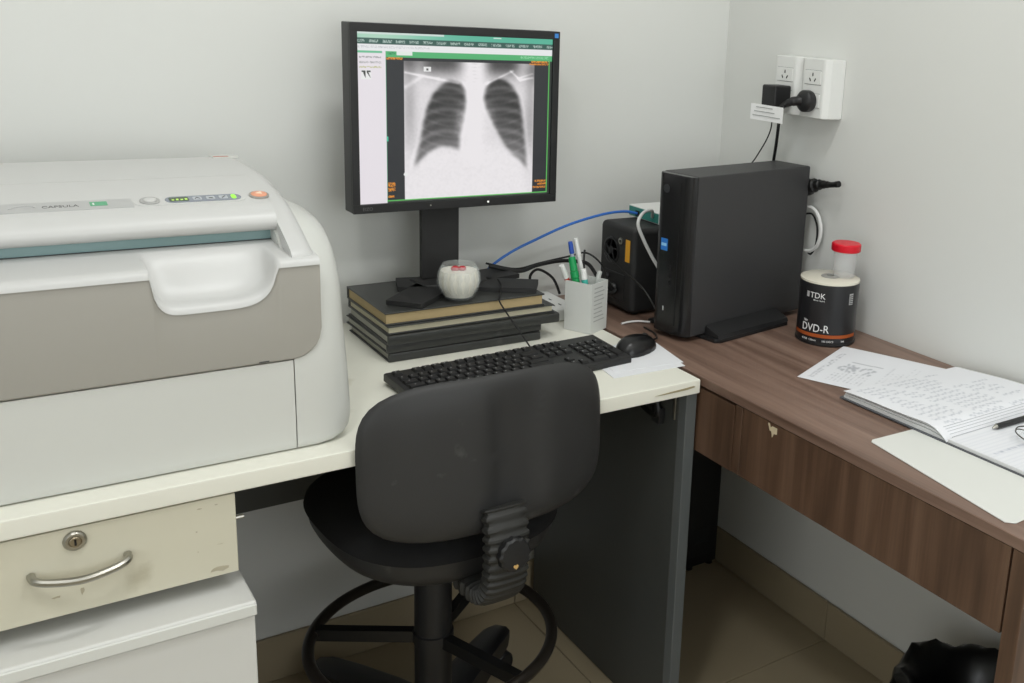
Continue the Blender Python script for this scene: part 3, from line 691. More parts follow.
row(yr[4], [1]*13+[2]); row(yr[3], [1.5]+[1]*12+[1.5]); row(yr[2], [1.75]+[1]*11+[2.25]); row(yr[1], [2.25]+[1]*10+[2.75]); row(yr[0], [1.25]*3+[6.25]+[1.25]*4)
xn = x0+15*u+.0085
row(yr[5], [1, 1, 1], xn); row(yr[4], [1, 1, 1], xn); row(yr[3], [1, 1, 1], xn); row(yr[1], [-1, 1], xn); row(yr[0], [1, 1, 1], xn)
xp = xn+3*u+.0085
for r_ in (4, 3, 2, 1): row(yr[r_], [1, 1, 1, 1] if r_ in (4, 2) else [1, 1, 1], xp)
row(yr[0], [2, 1], xp); key(xp+3.5*u, (yr[0]+yr[1])/2, 1, 1.9, False)
obj('cable', tube([(-.700, -.352, .766), (-.699, -.337, .770), (-.707, -.318, .790), (-.722, -.292, .822), (-.731, -.281, .842), (-.722, -.262, .8445), (-.706, -.235, .8445), (-.692, -.208, .852), (-.690, -.190, .858)], .0017, 6), M_rubber, t)

# ------------------------------------------------------------------ mouse, papers
def quad_sheet(P, z0, z1):
    return prism(P, z0, z1, 'z')
o = obj('paper_sheet', quad_sheet([(-.610, -.385), (-.627, -.524), (-.474, -.528), (-.452, -.385)], DZ+.0003, DZ+.0012), M_paper, smooth=False); tag(o, 'blank white paper lying under the black mouse', 'paper')
o = obj('paper_sheet', xf(quad_sheet([(-.600, -.375), (-.610, -.500), (-.466, -.512), (-.440, -.360)], DZ+.0013, DZ+.0019), Matrix.Identity(4)), M_paper, smooth=False); tag(o, 'upper white sheet of the pair beneath the black mouse', 'paper')
t = thing('computer_mouse', (-.505, -.415, DZ+.002), 'black computer mouse on white paper at the desk corner', 'mouse')
def mouse():
    b = bmesh.new(); nu, nv = 20, 10; L, Wd, Hh = .054, .031, .030; g = []
    for j in range(nv+1):
        ph = (j/nv)*math.pi/2; ring = []
        for i in range(nu):
            a = 2*math.pi*i/nu; c, s = math.cos(a), math.sin(a)
            sx = math.copysign(abs(c)**.85, c); sy = math.copysign(abs(s)**.85, s)
            k = math.cos(ph)**.7
            ring.append((L*sx*k, Wd*sy*k*(1-.12*max(0, c)), Hh*math.sin(ph)*(1-.18*sx*k)))
        g.append([b.verts.new(p) for p in ring])
    for j in range(nv):
        for i in range(nu): b.faces.new((g[j][i], g[j][(i+1) % nu], g[j+1][(i+1) % nu], g[j+1][i]))
    b.faces.new(g[0][::-1]); bmesh.ops.remove_doubles(b, verts=b.verts[:], dist=1e-5); return b
MM = Matrix.Translation((-.507, -.414, DZ+.0023)) @ Matrix.Rotation(R(24), 4, 'Z')
ms = obj('mouse_body', xf(mouse(), MM), mat('mouse_black', (20, 20, 21), .3), t, angle=80)
obj('scroll_wheel', xf(rod((.030, -.004, .0205), (.030, .004, .0205), .0062, .0065, 14), MM), M_blackm, t)
obj('button_seam', xf(tube([(.012, 0, .0286), (.03, 0, .0252), (.043, 0, .019), (.051, 0, .010)], .0006, 5), MM), M_dkhole, t)
obj('cable', tube([(-.457, -.392, .759), (-.440, -.384, .757), (-.425, -.365, .7535), (-.415, -.34, .7532), (-.412, -.30, .7532)], .0017, 6), M_rubber, t)

# ------------------------------------------------------------------ pen cup
t = thing('pen_cup', (-.517, -.246, DZ), 'white square pen cup standing between the books and black speaker box', 'pen holder')
cb = [Vector((-.561, -.230)), Vector((-.534, -.288)), Vector((-.480, -.262)), Vector((-.507, -.204))]
cen = sum(cb, Vector((0, 0)))/4
def cup():
    b = bmesh.new(); inn = [cen+(p-cen)*.93 for p in cb]
    v = [[b.verts.new((p.x, p.y, z)) for p in P] for P, z in ((cb, DZ+.0005), (cb, .853), (inn, .853), (inn, DZ+.004))]
    b.faces.new(v[0][::-1]); b.faces.new(v[3])
    for i in range(3):
        for k in range(4): b.faces.new((v[i][k], v[i][(k+1) % 4], v[i+1][(k+1) % 4], v[i+1][k]))
    return b
obj('cup_body', cup(), mat('cup_white', (214, 216, 212), .4), t, smooth=False)
fx = (cb[2]-cb[1]).normalized()
FM = lambda d, z: frame((cb[1].x+fx.x*d+fx.y*.0004, cb[1].y+fx.y*d-fx.x*.0004, z), (fx.x, fx.y, 0), (0, 0, 1))
M_pr = mat('print_grey', (172, 174, 172), .6)
for k in range(9):
    wd = random.uniform(.026, .040); obj('printed_line', xf(box(0, wd, -.001, .001, 0, .0002), FM(.010, .775+k*.0085)), M_pr, t, smooth=False)
def pen(p0, p1, segs, label, nm='pen', cat='pen'):
    o = thing(nm, p0, label, cat, 'pens in the white cup')
    p0 = Vector(p0); p1 = Vector(p1)
    for (n_, a, b_, r0, r1, m) in segs: obj(n_, rod(p0.lerp(p1, a), p0.lerp(p1, b_), r0, r1, 14), m, o)
M_pgreen = mat('green_plastic', (24, 150, 84), .35); M_pteal = mat('teal_plastic', (70, 180, 165), .4); M_pblue = mat('blue_plastic', (44, 82, 172), .35)
pen((-.526, -.246, .756), (-.549, -.224, .930), [('barrel', 0, .86, .0042, .0042, mat('pen_clear_grey', (168, 176, 190), .3)), ('cap', .861, 1, .0050, .0046, M_pblue)], 'clear ballpoint pen with blue end standing tallest in the cup')
pen((-.505, -.244, .756), (-.532, -.216, .934), [('barrel', 0, .80, .0048, .0048, M_white), ('cap', .801, 1, .0056, .0045, M_white)], 'plain white pen behind the blue ended pen')
pen((-.531, -.257, .758), (-.549, -.232, .900), [('barrel', 0, .70, .0080, .0080, M_pgreen), ('collar', .701, .80, .0088, .0088, M_pgreen), ('cap', .801, 1, .0080, .0070, M_pgreen)], 'thick green marker leaning in the white cup', 'marker')
pen((-.522, -.270, .758), (-.533, -.251, .878), [('barrel', 0, .82, .0065, .0065, M_pteal), ('cap', .821, 1, .0068, .0064, M_white)], 'short teal tube with white cap at the cup front', 'marker')
pen((-.512, -.226, .758), (-.570, -.228, .884), [('barrel', 0, .78, .0052, .0052, mat('red_pen', (190, 60, 50), .4)), ('cap', .781, 1, .0062, .0055, M_white)], 'white and red pen leaning left out of the cup')
pen((-.512, -.232, .758), (-.486, -.240, .866), [('barrel', 0, 1, .0055, .0050, mat('grey_pen', (198, 200, 196), .4))], 'pale grey pen stub leaning right in the cup')

# white plug strip behind cup
t = thing('power_strip', (-.525, -.11, DZ), 'white plug strip half hidden behind the pen cup', 'power strip')
B('strip_body', -.572, -.498, -.185, -.045, DZ+.0003, .778, M_white, t, .006, 3)
for k in range(3):
    y = -.07-.042*k
    B('socket_slot', -.545, -.542, y-.006, y+.006, .7775, .7783, M_dkhole, t, 0); B('socket_slot', -.530, -.527, y-.006, y+.006, .7775, .7783, M_dkhole, t, 0)

# ------------------------------------------------------------------ black box unit with round grille + network switch
t = thing('speaker_box', (-.30, -.15, DZ), 'black cube speaker box with yellow sticker left of the computer tower', 'speaker')
sx_0, sx_1, sy_0, sy_1 = -.392, -.235, -.218, -.085
sb = obj('cabinet', box(sx_0, sx_1, sy_0, sy_1, DZ+.004, .9395, .012, 3), M_blackm, t, wn=True)
for a in (-.37, -.255):
    for b_ in (-.20, -.10): obj('rubber_foot', rod((a, b_, DZ+.0003), (a, b_, DZ+.006), .008, .008, 12), M_rubber, t)
g = obj('grille_ring', xf(lathe([(.030, 0), (.030, .003), (.026, .004), (.023, .001)], 28), along((sx_0+.001, -.135, .880), (sx_0-.01, -.135, .880))), M_black, t)
obj('grille_hub', xf(lathe([(.009, 0), (.009, .003), (.005, .004), (0, .004)], 20), along((sx_0+.001, -.135, .880), (sx_0-.01, -.135, .880))), M_black, t)
for k in range(5):
    a = R(72*k); obj('grille_spoke', rod((sx_0-.0015, -.135+.008*math.cos(a), .880+.008*math.sin(a)), (sx_0-.0015, -.135+.026*math.cos(a+.4), .880+.026*math.sin(a+.4)), .0018, .0018, 6), M_black, t)
obj('jack', xf(lathe([(.007, 0), (.007, .004), (.0035, .004), (.0035, .001)], 18), along((sx_0+.001, -.171, .907), (sx_0-.01, -.171, .907))), M_chrome, t)
B('yellow_sticker', sx_0-.0012, sx_0+.001, -.206, -.190, .866, .914, mat('yellow_sticker', (222, 160, 40), .5), t, .0003, 1)
B('port_panel', sx_0-.002, sx_0+.001, -.190, -.110, .775, .835, M_black, t, .001, 1)
obj('port_knob', rod((sx_0-.001, -.150, .80), (sx_0-.010, -.150, .80), .012, .010, 18), M_black, t)
obj('port_knob', rod((sx_0-.001, -.125, .82), (sx_0-.008, -.125, .82), .007, .006, 16), M_black, t)
t = thing('network_switch', (-.255, -.135, .9395), 'small white and teal network switch on top of the speaker box', 'network switch')
B('switch_body', -.312, -.200, -.195, -.075, .9400, .9660, M_white, t, .003)
B('teal_front', -.3132, -.3115, -.192, -.078, .9425, .9635, mat('teal_label', (52, 132, 122), .5), t, .0004, 1)
B('port_socket', -.3142, -.3130, -.120, -.105, .945, .957, M_dkhole, t, 0)
B('teal_front', -.310, -.202, -.1964, -.1945, .9425, .9635, mat('teal_label', (52, 132, 122), .5), t, .0004, 1)
def cable(name, pts, r, m, label, n=8, seg=8):
    o = obj(name, tube(pts, r, seg, n), m); return tag(o, label, 'cable')
cable('network_cable', [(-.3145, -.1125, .951), (-.345, -.105, .956), (-.400, -.10, .9515), (-.478, -.09, .932), (-.545, -.075, .903), (-.598, -.065, .878), (-.640, -.058, .850), (-.660, -.054, .825)], .0030, M_blue, 'blue network cable swooping down along the back wall')
cable('patch_cable', [(-.3135, -.170, .954), (-.34, -.205, .976), (-.378, -.229, .978), (-.395, -.236, .958), (-.383, -.240, .925), (-.362, -.246, .885), (-.345, -.252, .855), (-.335, -.255, .82)], .0036, M_whitec, 'white cable arching from the network switch behind the tower')
cable('power_cable', [(-.665, -.10, .862), (-.60, -.105, .846), (-.555, -.100, .853), (-.50, -.095, .856), (-.455, -.095, .851), (-.425, -.10, .84), (-.410, -.13, .80), (-.405, -.16, .79), (-.396, -.165, .80)], .0042, M_rubber, 'thick black cable from monitor foot to the speaker box')
cable('audio_cable', [(-.66, -.075, .862), (-.59, -.070, .842), (-.53, -.066, .848), (-.46, -.072, .858), (-.425, -.085, .865), (-.405, -.115, .845), (-.41, -.15, .82), (-.400, -.16, .80)], .0022, M_rubber, 'thin black cable running beside the thick one along the wall')
cable('speaker_wire', [(-.402, -.115, .878), (-.405, -.16, .862), (-.405, -.205, .849), (-.407, -.262, .838), (-.403, -.290, .822), (-.398, -.318, .795)], .0018, M_rubber, 'thin black wire across the face of the speaker box')
cable('wire_bundle', [(-.470, -.15, .785), (-.452, -.13, .80), (-.44, -.10, .845), (-.43, -.085, .872)], .0022, M_rubber, 'short black wire bent upright behind the pen cup')
cable('wire_loop', [(-.565, -.10, .80), (-.56, -.08, .825), (-.535, -.07, .835), (-.505, -.08, .815), (-.495, -.095, .782)], .003, M_rubber, 'black wire looping over the white plug strip')
cable('white_lead', [(-.440, -.258, .7525), (-.42, -.256, .7533), (-.400, -.262, .7540), (-.382, -.278, .754)], .0022, M_whitec, 'short white lead lying on the brown desk beside the tower')

# ------------------------------------------------------------------ computer tower
TD = Vector((.987, .164, 0)).normalized(); TW = Vector((-TD.y, TD.x, 0)); TO = Vector((-.398, -.421, DZ))
MT = Matrix.Translation(TO) @ Matrix((TD, TW, Vector((0, 0, 1)))).transposed().to_4x4()   # x depth, y width, z up
t = thing('computer_tower', TO+TD*.18+TW*.05, 'black slim computer tower standing upright on the brown desk', 'computer')
M_pc = mat('tower_black', (52, 52, 53), .5, var=.06, vscale=10, bump=.12, bscale=800)
M_pcg = mat('tower_gloss', (22, 22, 23), .25)
obj('case', xf(box(.016, .368, 0, .098, .010, .333, .004, 2), MT), M_pc, t, wn=True)
fb = obj('front_bezel', xf(prism([(.0165, .0005), (.010, .002), (.003, .010), (0, .022), (0, .078), (.003, .090), (.010, .0965), (.0165, .0975)], .010, .332, 'z', .002, 2), MT), M_pcg, t, wn=True)
obj('bezel_groove', xf(box(-.0006, .001, .030, .032, .03, .318), MT), M_dkhole, fb, smooth=False)
obj('brand_ring', xf(xf(lathe([(.0085, 0), (.0085, .0012), (.007, .0012), (.007, .0004)], 24), along((0, .070, .302), (-.01, .070, .302))), MT), mat('ring_dim', (74, 76, 78), .3, metal=.6), fb)
text('brand_lettering', 'hp', .012, mat('ring_dim', (74, 76, 78), .3, metal=.6), fb, MT @ frame((-.0006, .0755, .2975), (0, -1, 0), (0, 0, 1)))
st = obj('blue_sticker', xf(box(-.001, .0005, .060, .078, .178, .202, .0003, 1), MT), mat('cpu_sticker_blue', (44, 116, 196), .4), fb, smooth=False)
obj('sticker_band', xf(box(-.0013, -.0009, .062, .076, .187, .193), MT), mat('sticker_pale', (150, 200, 236), .4), st, smooth=False)
for z in (.110, .125, .140): obj('usb_port', xf(box(-.0008, .001, .046, .052, z, z+.010), MT), M_dkhole, fb, smooth=False)
obj('front_light', xf(box(-.0008, .001, .062, .065, .055, .064), MT), mat('front_light', (180, 182, 180), .4), fb, smooth=False)
obj('rear_panel', xf(box(.3682, .371, .004, .094, .016, .325, .001, 1), MT), mat('steel_grey', (120, 122, 122), .4, metal=.8), t, smooth=False)
obj('stand_foot', xf(prism([(.052, -.034), (.064, -.042), (.275, -.042), (.285, -.034), (.285, .035), (.052, .035)], .0005, .009, 'z', .002, 2), MT), M_black, t, wn=True)
obj('stand_foot_wedge', xf(prism([(-.041, .0088), (-.038, .016), (-.003, .030), (-.001, .0088)], .057, .280, 'x', .002, 2), MT), M_black, t, wn=True)
obj('stand_foot', xf(prism([(.045, .062), (.295, .062), (.295, .150), (.045, .150)], .0005, .009, 'z', .002, 2), MT), M_black, t, wn=True)
cable('power_lead', [(-.026, -.335, 1.030), (-.026, -.362, 1.040), (-.025, -.385, 1.046), (-.025, -.405, 1.049), (-.026, -.420, 1.051), (-.027, -.441, 1.056)], [.019, .0155, .0115, .009, .0075, .0062, .0060, .0068], M_rubber, 'black power plug sticking out behind the tower', seg=12)
cable('white_cable_loop', [(-.020, -.335, .985), (-.019, -.358, .990), (-.0185, -.380, .975), (-.0185, -.391, .945), (-.019, -.385, .912), (-.020, -.366, .895), (-.021, -.340, .890)], .0040, M_whitec, 'white cable looping out from the rear of the tower')
cable('black_cable_loop', [(-.015, -.335, .972), (-.014, -.357, .974), (-.013, -.373, .95), (-.013, -.374, .91), (-.014, -.362, .886), (-.015, -.35, .89)], .0022, M_rubber, 'thin black cable looping inside the white one at the rear of the tower')

# ------------------------------------------------------------------ wall sockets
def socket_box(y0, y1, label):
    o = thing('wall_socket', (-.025, (y0+y1)/2, 1.187), label, 'socket', 'twin wall sockets')
    z0, z1 = 1.187, 1.311
    B('back_box', -.040, -.0003, y0, y1, z0, z1, M_white, o, .003)
    fp = obj('face_plate', prism([(-.040, y0+.0005), (-.050, y0+.010), (-.0515, y0+.014), (-.0515, y1-.014), (-.050, y1-.010), (-.040, y1-.0005)], z0+.0005, z1-.0005, 'z', .001, 1), M_white, o, smooth=False)
    yc = (y0+y1)/2; pz = []
    for zc in (1.272, 1.224):
        f = B('socket_insert', -.0530, -.0512, yc-.024, yc+.024, zc-.0145, zc+.0145, M_white, fp, .0006, 1)
        for (dy, dz, ang) in ((0, .006, 0), (-.0075, -.005, 28), (.0075, -.005, -28)):
            b = box(-.0005, .0004, -.0011, .0011, -.0035, .0035); xf(b, Matrix.Translation((-.0533, yc+dy, zc+dz)) @ Matrix.Rotation(R(ang), 4, 'X')); obj('slot', b, M_dkhole, f, smooth=False)
        for (dz) in (-.0145, .0145): obj('shadow_gap', box(-.0522, -.0513, yc-.0245, yc+.0245, zc+dz-.0006, zc+dz+.0006), M_grayed, fp, smooth=False)  # grey lines along the insert's top and bottom edges
    return o
socket_box(-.3165, -.230, 'white double wall socket holding the black adapter, nearer the corner')
socket_box(-.4045, -.318, 'white double wall socket holding the round black plug, farther from the corner')
t = thing('power_adapter', (-.08, -.272, 1.20), 'black cube power adapter plugged into the wall socket', 'adapter')
B('adapter_body', -.103, -.056, -.302, -.258, 1.203, 1.249, M_black, t, .004, 3)
for s in (-.008, .008): obj('pin', box(-.0565, -.0531, -.279+s-.001, -.279+s+.001, 1.221, 1.227), M_chrome, t, smooth=False)
obj('cable', tube([(-.098, -.286, 1.205), (-.096, -.288, 1.185), (-.092, -.286, 1.160), (-.088, -.268, 1.128), (-.086, -.235, 1.085), (-.082, -.205, 1.05), (-.08, -.20, .98)], .0016, 6), M_rubber, t)
t = thing('round_plug', (-.07, -.357, 1.215), 'round black plug with cord in the right wall socket', 'plug')
obj('plug_disc', xf(lathe([(.022, 0), (.023, .003), (.023, .016), (.020, .020), (.012, .023), (0, .023)], 28), along((-.0536, -.357, 1.222), (-.1, -.357, 1.222))), M_black, t)
obj('cable_boot', tube([(-.070, -.352, 1.222), (-.084, -.338, 1.219), (-.094, -.325, 1.211), (-.099, -.318, 1.202)], [.011, .010, .0085, .007, .006, .005], 12), M_black, t)
obj('cable', tube([(-.098, -.319, 1.204), (-.0985, -.317, 1.190), (-.093, -.310, 1.165), (-.075, -.287, 1.12), (-.056, -.261, 1.075), (-.052, -.253, 1.00), (-.052, -.250, .95)], .0036, 8), M_rubber, t)
t = thing('cable_tag', (-.105, -.267, 1.168), 'white printed paper tag wrapped round the adapter cords', 'tag')
obj('tag_sheet', prism([(-.108, -.232), (-.1065, -.272), (-.1085, -.338), (-.1078, -.338), (-.1058, -.272), (-.1073, -.232)], 1.172, 1.206, 'z'), mat('tag_white', (246, 246, 246), .35), t, smooth=False)
for k, (a, b_) in enumerate(((-.305, -.25), (-.312, -.245), (-.330, -.240))):
    obj('printed_line', prism([(-.1090, b_), (-.1080, -.272), (-.1091, a), (-.1087, a), (-.1074, -.272), (-.1086, b_)], 1.199-k*.009, 1.2008-k*.009, 'z'), M_pr, t, smooth=False)

# ------------------------------------------------------------------ DVD spindle and specimen cup
dx, dy, dr, dh = -.110, -.5225, .0610, .1325
t = thing('disc_spindle', (dx, dy, DZ), 'black labelled tub of blank discs on the brown desk', 'disc tub')
dz = DZ+.0005
obj('tub_base', lathe([(.060, 0), (dr+.001, .002), (dr+.001, .006), (.058, .008)], 48, (dx, dy, dz)), M_black, t)
M_lab = mat('tub_label_black', (34, 34, 36), .28, var=.05)
obj('label_wrap', lathe([(dr-.0005, .0065), (dr, .010), (dr-.0012, .065), (dr, .120), (dr-.001, .1285), (dr-.002, .1285), (dr-.002, .0065)], 64, (dx, dy, dz), cap=False), M_lab, t)
obj('disc_stack', lathe([(.0075, .009), (.0590, .009), (.0590, .126), (.0075, .126)], 48, (dx, dy, dz)), mat('disc_cream', (206, 200, 176), .35), t)
obj('clear_lid', lathe([(.0605, .127), (.0605, .131), (.057, .1325), (.019, .1325), (.0185, .1310), (.0565, .1310), (.0592, .129), (.0595, .127)], 48, (dx, dy, dz), cap=False), mat('lid_cream', (224, 220, 204), .2), t)
obj('hub', lathe([(.0185, .126), (.0185, .1335), (.016, .135), (.0085, .135), (.0085, .129), (0, .129)], 28, (dx, dy, dz)), mat('hub_grey', (150, 150, 145), .3), t)
face = math.atan2(-1.9407-dy, -1.5570-dx)
def wrap(b, a_mid, z, off=.0005):
    for v in b.verts:
        a = face+a_mid+v.co.x/dr; r_ = dr+off+v.co.z; y = v.co.y
        v.co = Vector((dx+r_*math.cos(a), dy+r_*math.sin(a), z+y))
    return b
def strip(x0_, x1_, z0_, z1_, m, nm, off=.0004, n=24, par=None):
    b = bmesh.new(); vs = []
    for k in range(n+1):
        x = x0_+(x1_-x0_)*k/n; vs.append((b.verts.new((x, 0, 0)), b.verts.new((x, z1_-z0_, 0))))
    for k in range(n): b.faces.new((vs[k][0], vs[k+1][0], vs[k+1][1], vs[k][1]))
    bmesh.ops.solidify(b, geom=b.faces[:], thickness=-.0003)
    return obj(nm, wrap(b, 0, z0_, off), m, par or t, smooth=False)
M_lt = mat('label_white', (226, 226, 226), .5); M_or = mat('label_orange', (214, 112, 56), .5)
def dtext(s, size, x, z, m=M_lt, xs=1.0):
    b = text_bm(s, size, ext=.0002, xs=xs); bmesh.ops.subdivide_edges(b, edges=[e for e in b.edges if e.calc_length() > .006], cuts=2)
    obj('label_lettering', wrap(b, 0, z)if x == 0 else wrap(xf(b, Matrix.Translation((x, 0, 0))), 0, z), m, t, smooth=False, recalc=False)
dtext('TDK', .0165, -.0385, .849, xs=1.0)
strip(-.047, -.0405, .849, .8605, M_lt, 'logo_mark', n=4)
dtext('life on record', .0042, -.030, .8435)
dtext('16x', .007, -.050, .798); dtext('DVD-R', .0225, -.053, .7795, xs=.88)
strip(-.080, .075, .7685, .7755, M_or, 'orange_band', n=36)
dtext('4.7GB', .0055, -.051, .760); dtext('120min', .0055, -.034, .760); dtext('100 DISCS', .0055, -.006, .760); dtext('TM', .0055, .034, .760)
bc = strip(.0455, .0565, .838, .861, M_lt, 'barcode_patch', n=5)
for k in range(5): strip(.0465, .0555, .8400+k*.004, .8415+k*.004, M_gray, 'barcode_bar', off=.0008, n=4, par=bc)
vx, vy, vz_ = -.088, -.538, DZ+.1337
t = thing('specimen_cup', (vx, vy, vz_), 'clear specimen cup with red screw lid on top of the disc tub', 'specimen cup')
obj('cup_wall', lathe([(0, 0), (.0215, 0), (.0225, .002), (.0245, .054), (.0233, .054), (.0213, .003), (0, .0025)], 36, (vx, vy, vz_), cap=False), M_clear, t)
rl = lathe([(.0, .0545), (.0285, .0545), (.0295, .0560), (.0295, .0690), (.0275, .0710), (0, .0712)], 60, (vx, vy, vz_))
for v in rl.verts:
    d = Vector((v.co.x-vx, v.co.y-vy)); a = math.atan2(d.y, d.x)
    if d.length > .029: k = 1+.012*math.cos(a*30); v.co.x = vx+d.x*k; v.co.y = vy+d.y*k
obj('red_lid', rl, M_red, t, angle=40)

# ------------------------------------------------------------------ papers, notebook, pen, glasses on the brown desk
def page_img(W, H, kind, seed):
    rng = np.random.RandomState(seed); I = np.zeros((H, W, 3)); I[:] = (228, 229, 233)
    yy, xx = np.mgrid[0:H, 0:W]
    def line(x0, x1, y, c, h=1, dens=.5):
        y = int(y); x0, x1 = int(x0), int(x1)
        m = rng.rand(h, max(1, x1-x0)) < dens
        k = np.sin(np.arange(max(1, x1-x0))*.9+rng.rand()*6) > -.75
        m &= k[None, :]
        I[y:y+h, x0:x1][m[:I[y:y+h, x0:x1].shape[0], :I[y:y+h, x0:x1].shape[1]]] = c
    if kind == 'form':
        for y in (.06, .085): line(W*.08, W*.8, H*y, (170, 172, 178), 2, .45)
        for k in range(9): line(W*.10, W*(.30+.1*rng.rand()), H*(.18+.03*k), (176, 178, 184), 1, .6)
        for k in range(60):
            cx, cy = rng.rand()*.18+.36, rng.rand()*.26+.16; I[int(cy*H):int(cy*H)+2, int(cx*W):int(cx*W)+4] = (182, 184, 190)
        for y in range(int(.2*H), int(.44*H)): I[y, int(W*(.62+.02*y/H)):int(W*(.62+.02*y/H))+2] = (178, 180, 186)
        for k in range(14): line(W*.12, W*(.5+.4*rng.rand()), H*(.5+.033*k), (186, 188, 194), 1, .5)
    elif kind == 'hand':
        for k in range(13):
            y = .07+.066*k
            x0_ = .06+.05*rng.rand(); x1_ = .55+.4*rng.rand()
            xr = np.arange(int(W*x0_), int(W*x1_))
            ph = rng.rand()*6
            yc = H*y+1.6*np.sin(xr*1.35+ph)+1.3*np.sin(xr*.71+ph*2)
            on_ = np.sin(xr*.23+ph)+.6*np.sin(xr*.11) > -.7
            for x, y_, o_ in zip(xr, yc, on_):
                if o_ and 0 <= int(y_) < H-1: I[int(y_):int(y_)+2, x] = (182, 185, 193)
    elif kind == 'ruled':
        for k in range(26): I[min(H-1, int(H*(.05+.036*k)))] = (216, 218, 224)
        line(W*.05, W*.55, H*.30, (168, 172, 186), 2, .6); line(W*.55, W*.9, H*.62, (150, 154, 166), 2, .6)
    return blur_rgb(I)
def blur_rgb(I): return np.stack([.5*I[..., k]+.5*blur(I[..., k], 1) for k in range(3)], -1)
A = Vector((-.324, -.672)); Bv = Vector((-.116, -.583)); dd = Vector((.395, -.919)).normalized()*.262
o = printed('printed_sheet', page_img(110, 140, 'form', 5), lambda u_, v: (*(A.lerp(Bv, u_)+dd*v), DZ+.0010+.0012*math.sin(v*2.2+u_)**2), M_ink, None)
sm = o.modifiers.new('thickness', 'SOLIDIFY'); sm.thickness = .0003; sm.offset = -1
tag(o, 'printed form sheet lying beside the disc tub, partly under the notebook', 'paper')
cd = [(-.425, -.953), (-.418, -.948), (-.21, -.955), (-.22, -1.235), (-.452, -1.240), (-.463, -1.230)]
o = obj('white_folder', prism(cd, DZ+.0003, DZ+.0022, 'z', .0006, 1), M_card, smooth=False); tag(o, 'white card folder under the notebook at the desk edge', 'folder')
# notebook: spine runs along x at y = NS
t = thing('notebook', (-.165, -1.02, DZ+.002), 'open thick notebook with handwritten pages on the brown desk', 'notebook')
NS = -1.018; nx0, nx1 = -.322, -.020
zb = DZ+.0042
skew = lambda x, y: (x+(y+1.02)*-.03, y)
M_cov = mat('notebook_cover', (88, 90, 94), .5); M_pgb = mat('notebook_pages', (212, 213, 212), .8)
obj('cover', prism([(*skew(nx0-.004, -.790),), skew(nx0-.004, -1.262), skew(nx1, -1.262), skew(nx1, -.790)], DZ+.0024, DZ+.0042, 'z'), M_cov, t, smooth=False)
def left_z(y, x):  # top of the turned page block
    s = (y-NS)/(.222)            # 0 at spine .. 1 far edge
    s = min(1, max(0, s))
    return zb+.021*(1-max(0, 1-s*4.2)**2.2)*(1-.55*s)+.003*math.sin(s*5+x*8)*s
def page_block(n, lo, hi, m):
    b = bmesh.new(); S = [0, .01, .025, .05, .08, .12, .17, .24, .33, .45, .6, .75, .9, 1.0]; X = np.linspace(0, 1, 8); top = []; bot = []
    for s in S:
        y = NS+.222*s; rt, rb_ = [], []
        for k in X:
            x = nx0+(nx1-nx0)*k; zt = left_z(y, x)
            px, py = skew(x, y)
            px += lo*.006; 
            rt.append(b.verts.new((px, py, zb+(zt-zb)*hi))); rb_.append(b.verts.new((px, py, zb+(zt-zb)*lo)))
        top.append(rt); bot.append(rb_)
    for i in range(len(S)-1):
        for k in range(len(X)-1):
            b.faces.new((top[i][k], top[i][k+1], top[i+1][k+1], top[i+1][k])); b.faces.new((bot[i][k], bot[i+1][k], bot[i+1][k+1], bot[i][k+1]))
        b.faces.new((top[i][0], top[i+1][0], bot[i+1][0], bot[i][0])); b.faces.new((top[i][-1], bot[i][-1], bot[i+1][-1], top[i+1][-1]))
    for k in range(len(X)-1):
        b.faces.new((top[-1][k], top[-1][k+1], bot[-1][k+1], bot[-1][k])); b.faces.new((top[0][k], bot[0][k], bot[0][k+1], top[0][k+1]))
    obj(n, b, m, t, angle=50)
page_block('page_block', .02, .38, M_pgb); page_block('page_block', .42, .64, M_pgb); page_block('page_block', .68, .97, M_pgb)
printed('written_page', page_img(150, 150, 'hand', 9), lambda u_, v: (skew(nx0-.003+(nx1-nx0)*u_, NS+.222*(1-v))[0], skew(0, NS+.222*(1-v))[1], left_z(NS+.222*(1-v), nx0+(nx1-nx0)*u_)+.0006), M_ink, t)
M_rl = mat('ruled_line_grey', (176, 178, 184), .6)
for k in range(5):
    s = .016+.021*k; y = NS+.222*s
    obj('ruled_line', tube([(*skew(nx0+.015+.27*q, y), left_z(y, nx0+.015+.27*q)+.0009) for q in (0, .33, .66, 1)], .00045, 4, 2), M_rl, t)
b = box(nx0-.001, nx1, -1.258, NS-.001, zb, zb+.005, .0005, 1)
for v in b.verts: v.co.x, v.co.y = skew(v.co.x, v.co.y)
obj('page_block', b, M_pgb, t, smooth=False)
printed('ruled_page', page_img(120, 100, 'ruled', 4), lambda u_, v: (*skew(nx0+(nx1-nx0)*u_, NS-.001-.239*v), zb+.0054), M_ink, t)
t = thing('ballpoint_pen', (-.16, -1.022, zb+.006), 'black pen lying in the gutter of the open notebook', 'pen')
pz = zb+.0105
obj('tip', rod((-.229, -1.0315, pz-.001), (-.219, -1.0315, pz), .0012, .0040, 12), M_chrome, t)
obj('barrel', rod((-.219, -1.0315, pz), (-.145, -1.033, pz), .0046, .0048, 14), M_black, t)
obj('cap', rod((-.1448, -1.033, pz), (-.085, -1.034, pz), .0052, .005, 14), mat('pen_cap_grey', (60, 60, 62), .35), t)
t = thing('eyeglasses', (-.21, -1.14, zb+.006), 'thin wire framed glasses resting on the notebook page', 'glasses')
gz = zb+.0085
